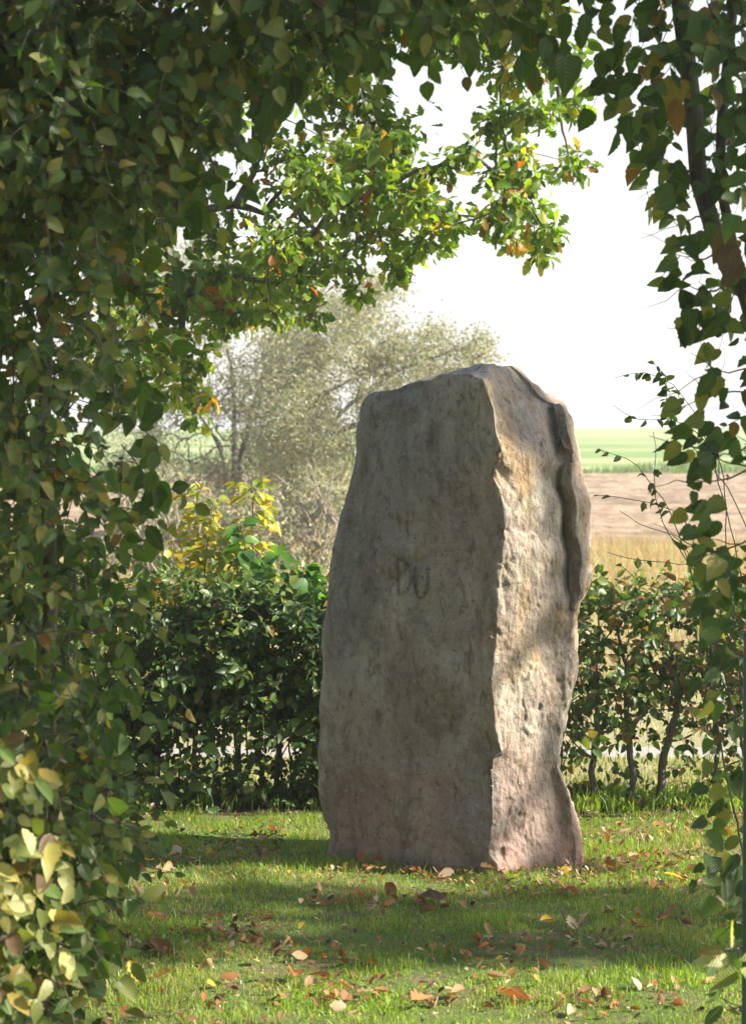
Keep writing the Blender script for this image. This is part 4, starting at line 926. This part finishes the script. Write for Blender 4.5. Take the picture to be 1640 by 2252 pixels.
# ------------------------------------------------------------------ grass
def blades(name, X, Y, H, wid, tint, mat, lean=.45, z=None, seg=2):
    n = len(X); an = rng.uniform(0, 2 * math.pi, n); ln = rng.normal(0, lean, n) * H; la = rng.uniform(0, 2 * math.pi, n)
    Z = np.zeros(n) if z is None else z
    b = np.stack([X, Y, Z], -1); w = np.stack([np.cos(an), np.sin(an), 0 * an], -1) * wid[:, None] * .5; l = np.stack([np.cos(la) * ln, np.sin(la) * ln, 0 * ln], -1)
    up = np.array([0, 0, 1.0])
    v0, v1 = b - w, b + w; m = b + l * .3 + up * (H * .55)[:, None]; v2, v3 = m - w * .8, m + w * .8; v4 = b + l + up * (H * (1 - .25 * np.clip(np.abs(ln / H), 0, 1)))[:, None]
    V = np.stack([v0, v1, v2, v3, v4], 1).reshape(-1, 3); k = np.arange(n)[:, None] * 5
    q = k + np.array([[0, 1, 3, 2]]); t = k + np.array([[2, 3, 4]])
    return link(name, mesh_np(name, V, [q, t], mat, tint=np.repeat(tint, 5, axis=0)), kind='stuff')

def make_grass():
    n = 225000
    X = rng.uniform(-2.3, 2.3, n); Y = 5.5 + (9.38 - 5.5) * rng.random(n)
    pt = np.stack([X, Y, 0 * X], -1)
    cl = fbm(pt * 5.0, 3, 71); keep = rng.random(n) < np.clip(.8 + .5 * cl, .45, 1); X, Y, cl, pt = X[keep], Y[keep], cl[keep], pt[keep]; n = len(X)
    H = np.clip(.019 + .012 * cl + rng.normal(0, .007, n), .010, .06); tall = rng.random(n) < .05; H[tall] *= 1.9
    near = np.clip(1 - np.abs(Y - 8.2) / .5, 0, 1) * (X > -.3) * (X < .85); H = H * (1 + .35 * near)
    pal = np.array([(.18, .265, .036), (.255, .335, .05), (.32, .38, .072), (.13, .19, .032), (.31, .33, .12), (.44, .37, .20)])
    st = rng.random(n) < np.clip(.10 + .45 * fbm(pt * 2.6 + 8, 3, 15), .03, .5); ki = rng.choice(4, n, p=[.3, .3, .24, .16]); ki[st] = rng.choice([4, 5, 5], st.sum()); ti = pal[ki] * (1 + .25 * fbm(pt * 1.6 + 3, 2, 5))[:, None]
    z = 0.012 * fbm(np.stack([X * 2.2, Y * 2.2, 0 * X], -1), 3, 5) - .002
    blades('grass', X, Y, H, rng.uniform(.0018, .0038, n), ti, M_GRASS, .75, z)
    # grass outside the main view, coarser
    n = 30000; X = rng.uniform(-6, 6, n); Y = rng.uniform(1.5, 9.3, n); o = (np.abs(X) > 2.3) | (Y < 5.5); X, Y = X[o], Y[o]; n = len(X)
    blades('grass', X, Y, rng.uniform(.03, .06, n), rng.uniform(.006, .01, n), pal[rng.choice(6, n)], M_GRASS)
    # dry tall grass on the verge and greener tufts right behind the hedge
    n = 70000; Y = 11.6 + 20 * rng.random(n) ** .8; X = rng.uniform(-.26, .26, n) * Y; m = 9000; Y[:m] = rng.uniform(9.95, 11, m); X[:m] = rng.uniform(-2.3, 2.3, m)
    gold = np.array([(.46, .37, .20), (.54, .44, .26), (.42, .38, .19), (.27, .30, .12), (.50, .30, .13)])
    Hh = np.clip(.13 + .14 * sstep(17, 22, Y) * (X > 0) + rng.normal(0, .06, n), .04, .5); Hh[:m] = rng.uniform(.015, .05, m); nr = (Y > 11.3) & (Y < 14); Hh[nr] *= .45
    gc = gold[rng.choice(5, n)]; gc[:m] = np.array([(.30, .33, .11), (.36, .36, .15), (.24, .29, .08)])[rng.choice(3, m)]
    blades('dry_grass', X, Y, Hh, rng.uniform(.004, .010, n), gc * rng.uniform(.8, 1.15, (n, 1)), M_STRAW, .5)
    n = 7000; X = rng.uniform(-2.4, 2.4, n); Y = rng.uniform(9.38, 9.9, n); k = (X > .7) | (rng.random(n) < .25); X, Y = X[k], Y[k]; n = len(X)
    blades('undergrowth', X, Y, rng.uniform(.03, .10, n), rng.uniform(.006, .014, n), pal[rng.choice(5, n)], M_GRASS, .6)
make_grass()

def field_margin():
    n = 9000; X = rng.uniform(-22, 34, n); Y = 90.5 + rng.normal(0, .9, n)
    g = np.array([(.09, .15, .035), (.13, .19, .05), (.17, .21, .06)])
    blades('field_margin', X, Y, rng.uniform(.15, .5, n) * (1 + .5 * np.sin(X * .6)), rng.uniform(.03, .07, n), g[rng.choice(3, n)], M_GRASS, .5, zg(Y))
field_margin()

# ------------------------------------------------------------------ fallen leaves
DRYC = {'brown': (.24, .12, .055), 'orange': (.40, .165, .055), 'tan': (.48, .30, .165), 'yellow': (.55, .38, .04), 'pale': (.58, .44, .28), 'dark': (.085, .05, .032)}
_dry = {}
def dry_mesh(c, v):
    if (c, v) not in _dry:
        T = VARS['dry'][v]; V = T[0] - np.array([0, .5, 0]); V[:, 2] -= V[:, 2].min()
        _dry[c, v] = mesh_np('fallen_leaf', V, [T[1]], M_DRY, T[2], np.broadcast_to(DRYC[c], (len(V), 3)))
    return _dry[c, v]
def fallen(x, y, c, size, label, v=None, tilt=.35, lift=.02):
    o = link('fallen_leaf', dry_mesh(c, int(rng.integers(0, 7)) if v is None else v), label=label, category='leaf', group='fallen leaves on the lawn')
    o.location = (x, y, lift); o.rotation_euler = (rng.normal(0, tilt), rng.normal(0, tilt), rng.uniform(0, 6.28)); o.scale = (size,) * 3
    return o
def on_lawn(px, py): Y = CAM_Z * F_PX / (py - HORIZ); return P(px, py, Y)[0], Y
NOTE = [(797, 1902, 'orange', .075, 'upright orange leaf in the grass against the foot of the menhir', 1.2), (825, 1915, 'orange', .06, 'smaller orange leaf beside the upright one at the foot of the menhir', 1.0),
        (345, 2042, 'tan', .08, 'long curled tan leaf in the shaded grass at left', .3), (570, 2080, 'tan', .065, 'tan cup shaped leaf alone in the shaded grass, left of middle', .5), (350, 2112, 'brown', .085, 'big dull brown leaf standing in the shaded grass at left', .9),
        (645, 2172, 'orange', .085, 'shiny red orange leaf on the sunlit strip at the bottom', .5), (1255, 2055, 'pale', .066, 'large pale curled leaf, brightest in the shaded grass right of middle', .9), (1205, 2052, 'yellow', .06, 'small yellow leaf beside the large pale curled leaf', .4),
        (1480, 1952, 'yellow', .07, 'yellow leaf in the dappled grass toward the right hedge', .4), (1125, 2172, 'pale', .07, 'pale crinkled leaf on the sunlit grass at bottom right of middle', .7), (1100, 2180, 'tan', .07, 'tan curled leaf touching the pale crinkled one at the bottom', .6),
        (980, 1945, 'pale', .06, 'pale pinkish leaf lying just in front of the menhir', .4), (950, 1995, 'dark', .10, 'dark brown crumpled leaf at the edge of the shade before the menhir', .5), (1447, 1835, 'pale', .06, 'pinkish pale leaf on the bright grass near the back hedge', .8),
        (1590, 1850, 'orange', .075, 'orange leaf on bright grass by the right hedge', .8), (1365, 1832, 'orange', .06, 'orange leaf on bright grass between menhir and back hedge stems', .4), (298, 2172, 'yellow', .07, 'orange yellow leaf at bottom left of the sunlit strip', .8),
        (355, 2178, 'tan', .075, 'tan leaf next to the orange yellow one at bottom left', .5), (505, 2178, 'orange', .06, 'curled orange leaf in the lit grass at the bottom left of middle', .4), (580, 2172, 'pale', .045, 'small cream leaf in the lit grass beside the red orange leaf', .8),
        (1130, 2222, 'orange', .085, 'broad rust orange leaf at the bottom edge below the pale crinkled one', .9), (930, 2232, 'orange', .075, 'rust leaf at the bottom edge, left of middle right', .5), (700, 2178, 'brown', .07, 'brown leaf right of the red orange leaf', .3), (1420, 2070, 'orange', .08, 'dull orange leaf in the shade near the right hedge', .7)]
for px, py, c, s, lab, tl in NOTE:
    x, y = on_lawn(px, py); fallen(x, y, c, s * 1.05, lab, tilt=tl * .6, lift=.026)
def scatter():
    names = ['brown', 'orange', 'tan', 'pale', 'dark', 'yellow']; pr = np.array([.32, .20, .22, .10, .12, .04]); pr /= pr.sum()
    labs = {'brown': 'small brown leaf lying among the grass blades', 'orange': 'small orange leaf lying among the grass blades', 'tan': 'small light tan leaf lying among the grass blades', 'pale': 'small cream coloured leaf lying among the grass blades', 'dark': 'small nearly black leaf lying among the grass blades', 'yellow': 'small yellow leaf lying among the grass blades'}
    n = 0
    while n < 276:
        px, py = rng.uniform(180, 1620), rng.uniform(1815, 2262)
        w = .55 + .45 * (1880 < py < 2010) + .35 * (py > 2130)
        x, y = on_lawn(px, py)
        if rng.random() > w * np.clip(.45 + .9 * fbm(np.array([x * 1.8, y * 3.2, 0.]), 3, 44), .06, 1): continue
        if abs(x - .2) < .55 and 8.1 < y < 8.9: continue
        c = names[rng.choice(6, p=pr)]; fallen(x, y, c, rng.uniform(.026, .060), labs[c], lift=rng.uniform(.010, .028), tilt=.55); n += 1
    # crumbs of leaf too small to count
    m = 15000; X = rng.uniform(-2.3, 2.3, m); Y = 5.6 + 3.7 * rng.random(m); ok = ~((np.abs(X - .2) < .55) & (Y > 8.15) & (Y < 8.9)); ok &= rng.random(m) < np.clip(.35 + .9 * fbm(np.stack([X * 1.8, Y * 3.2, 0 * X], -1), 3, 44) + .35 * np.exp(-((Y - 7.85) / .25) ** 2), .08, 1); X, Y = X[ok], Y[ok]; m = len(X)
    r = np.array([DRYC[names[k]] for k in rng.choice(6, m, p=pr)])
    T = strip_leaf([(0, .2), (.35, 1), (.7, .75), (1, .1)], .36, 2, .25, .2, .04, 0, .3, .1); T0 = T[0] - [0, .5, 0]
    an = rng.uniform(0, 6.28, m); ti = rng.normal(0, .5, m); s = rng.uniform(.010, .030, m); ca, sa = np.cos(an)[:, None], np.sin(an)[:, None]
    lx, ly, lz = T0[None, :, 0] * s[:, None], T0[None, :, 1] * s[:, None], T0[None, :, 2] * s[:, None] + T0[None, :, 1] * s[:, None] * ti[:, None]
    V = np.stack([X[:, None] + ca * lx - sa * ly, Y[:, None] + sa * lx + ca * ly, rng.uniform(.014, .034, m)[:, None] + lz], -1)
    k = len(T0); q = (T[1][None] + (np.arange(m) * k)[:, None, None]).reshape(-1, 4)
    link('leaf_litter', mesh_np('leaf_litter', V.reshape(-1, 3), [q], M_DRY, np.tile(T[2], (m, 1)), np.repeat(r, k, axis=0)), kind='stuff')
scatter()
finish_foliage()
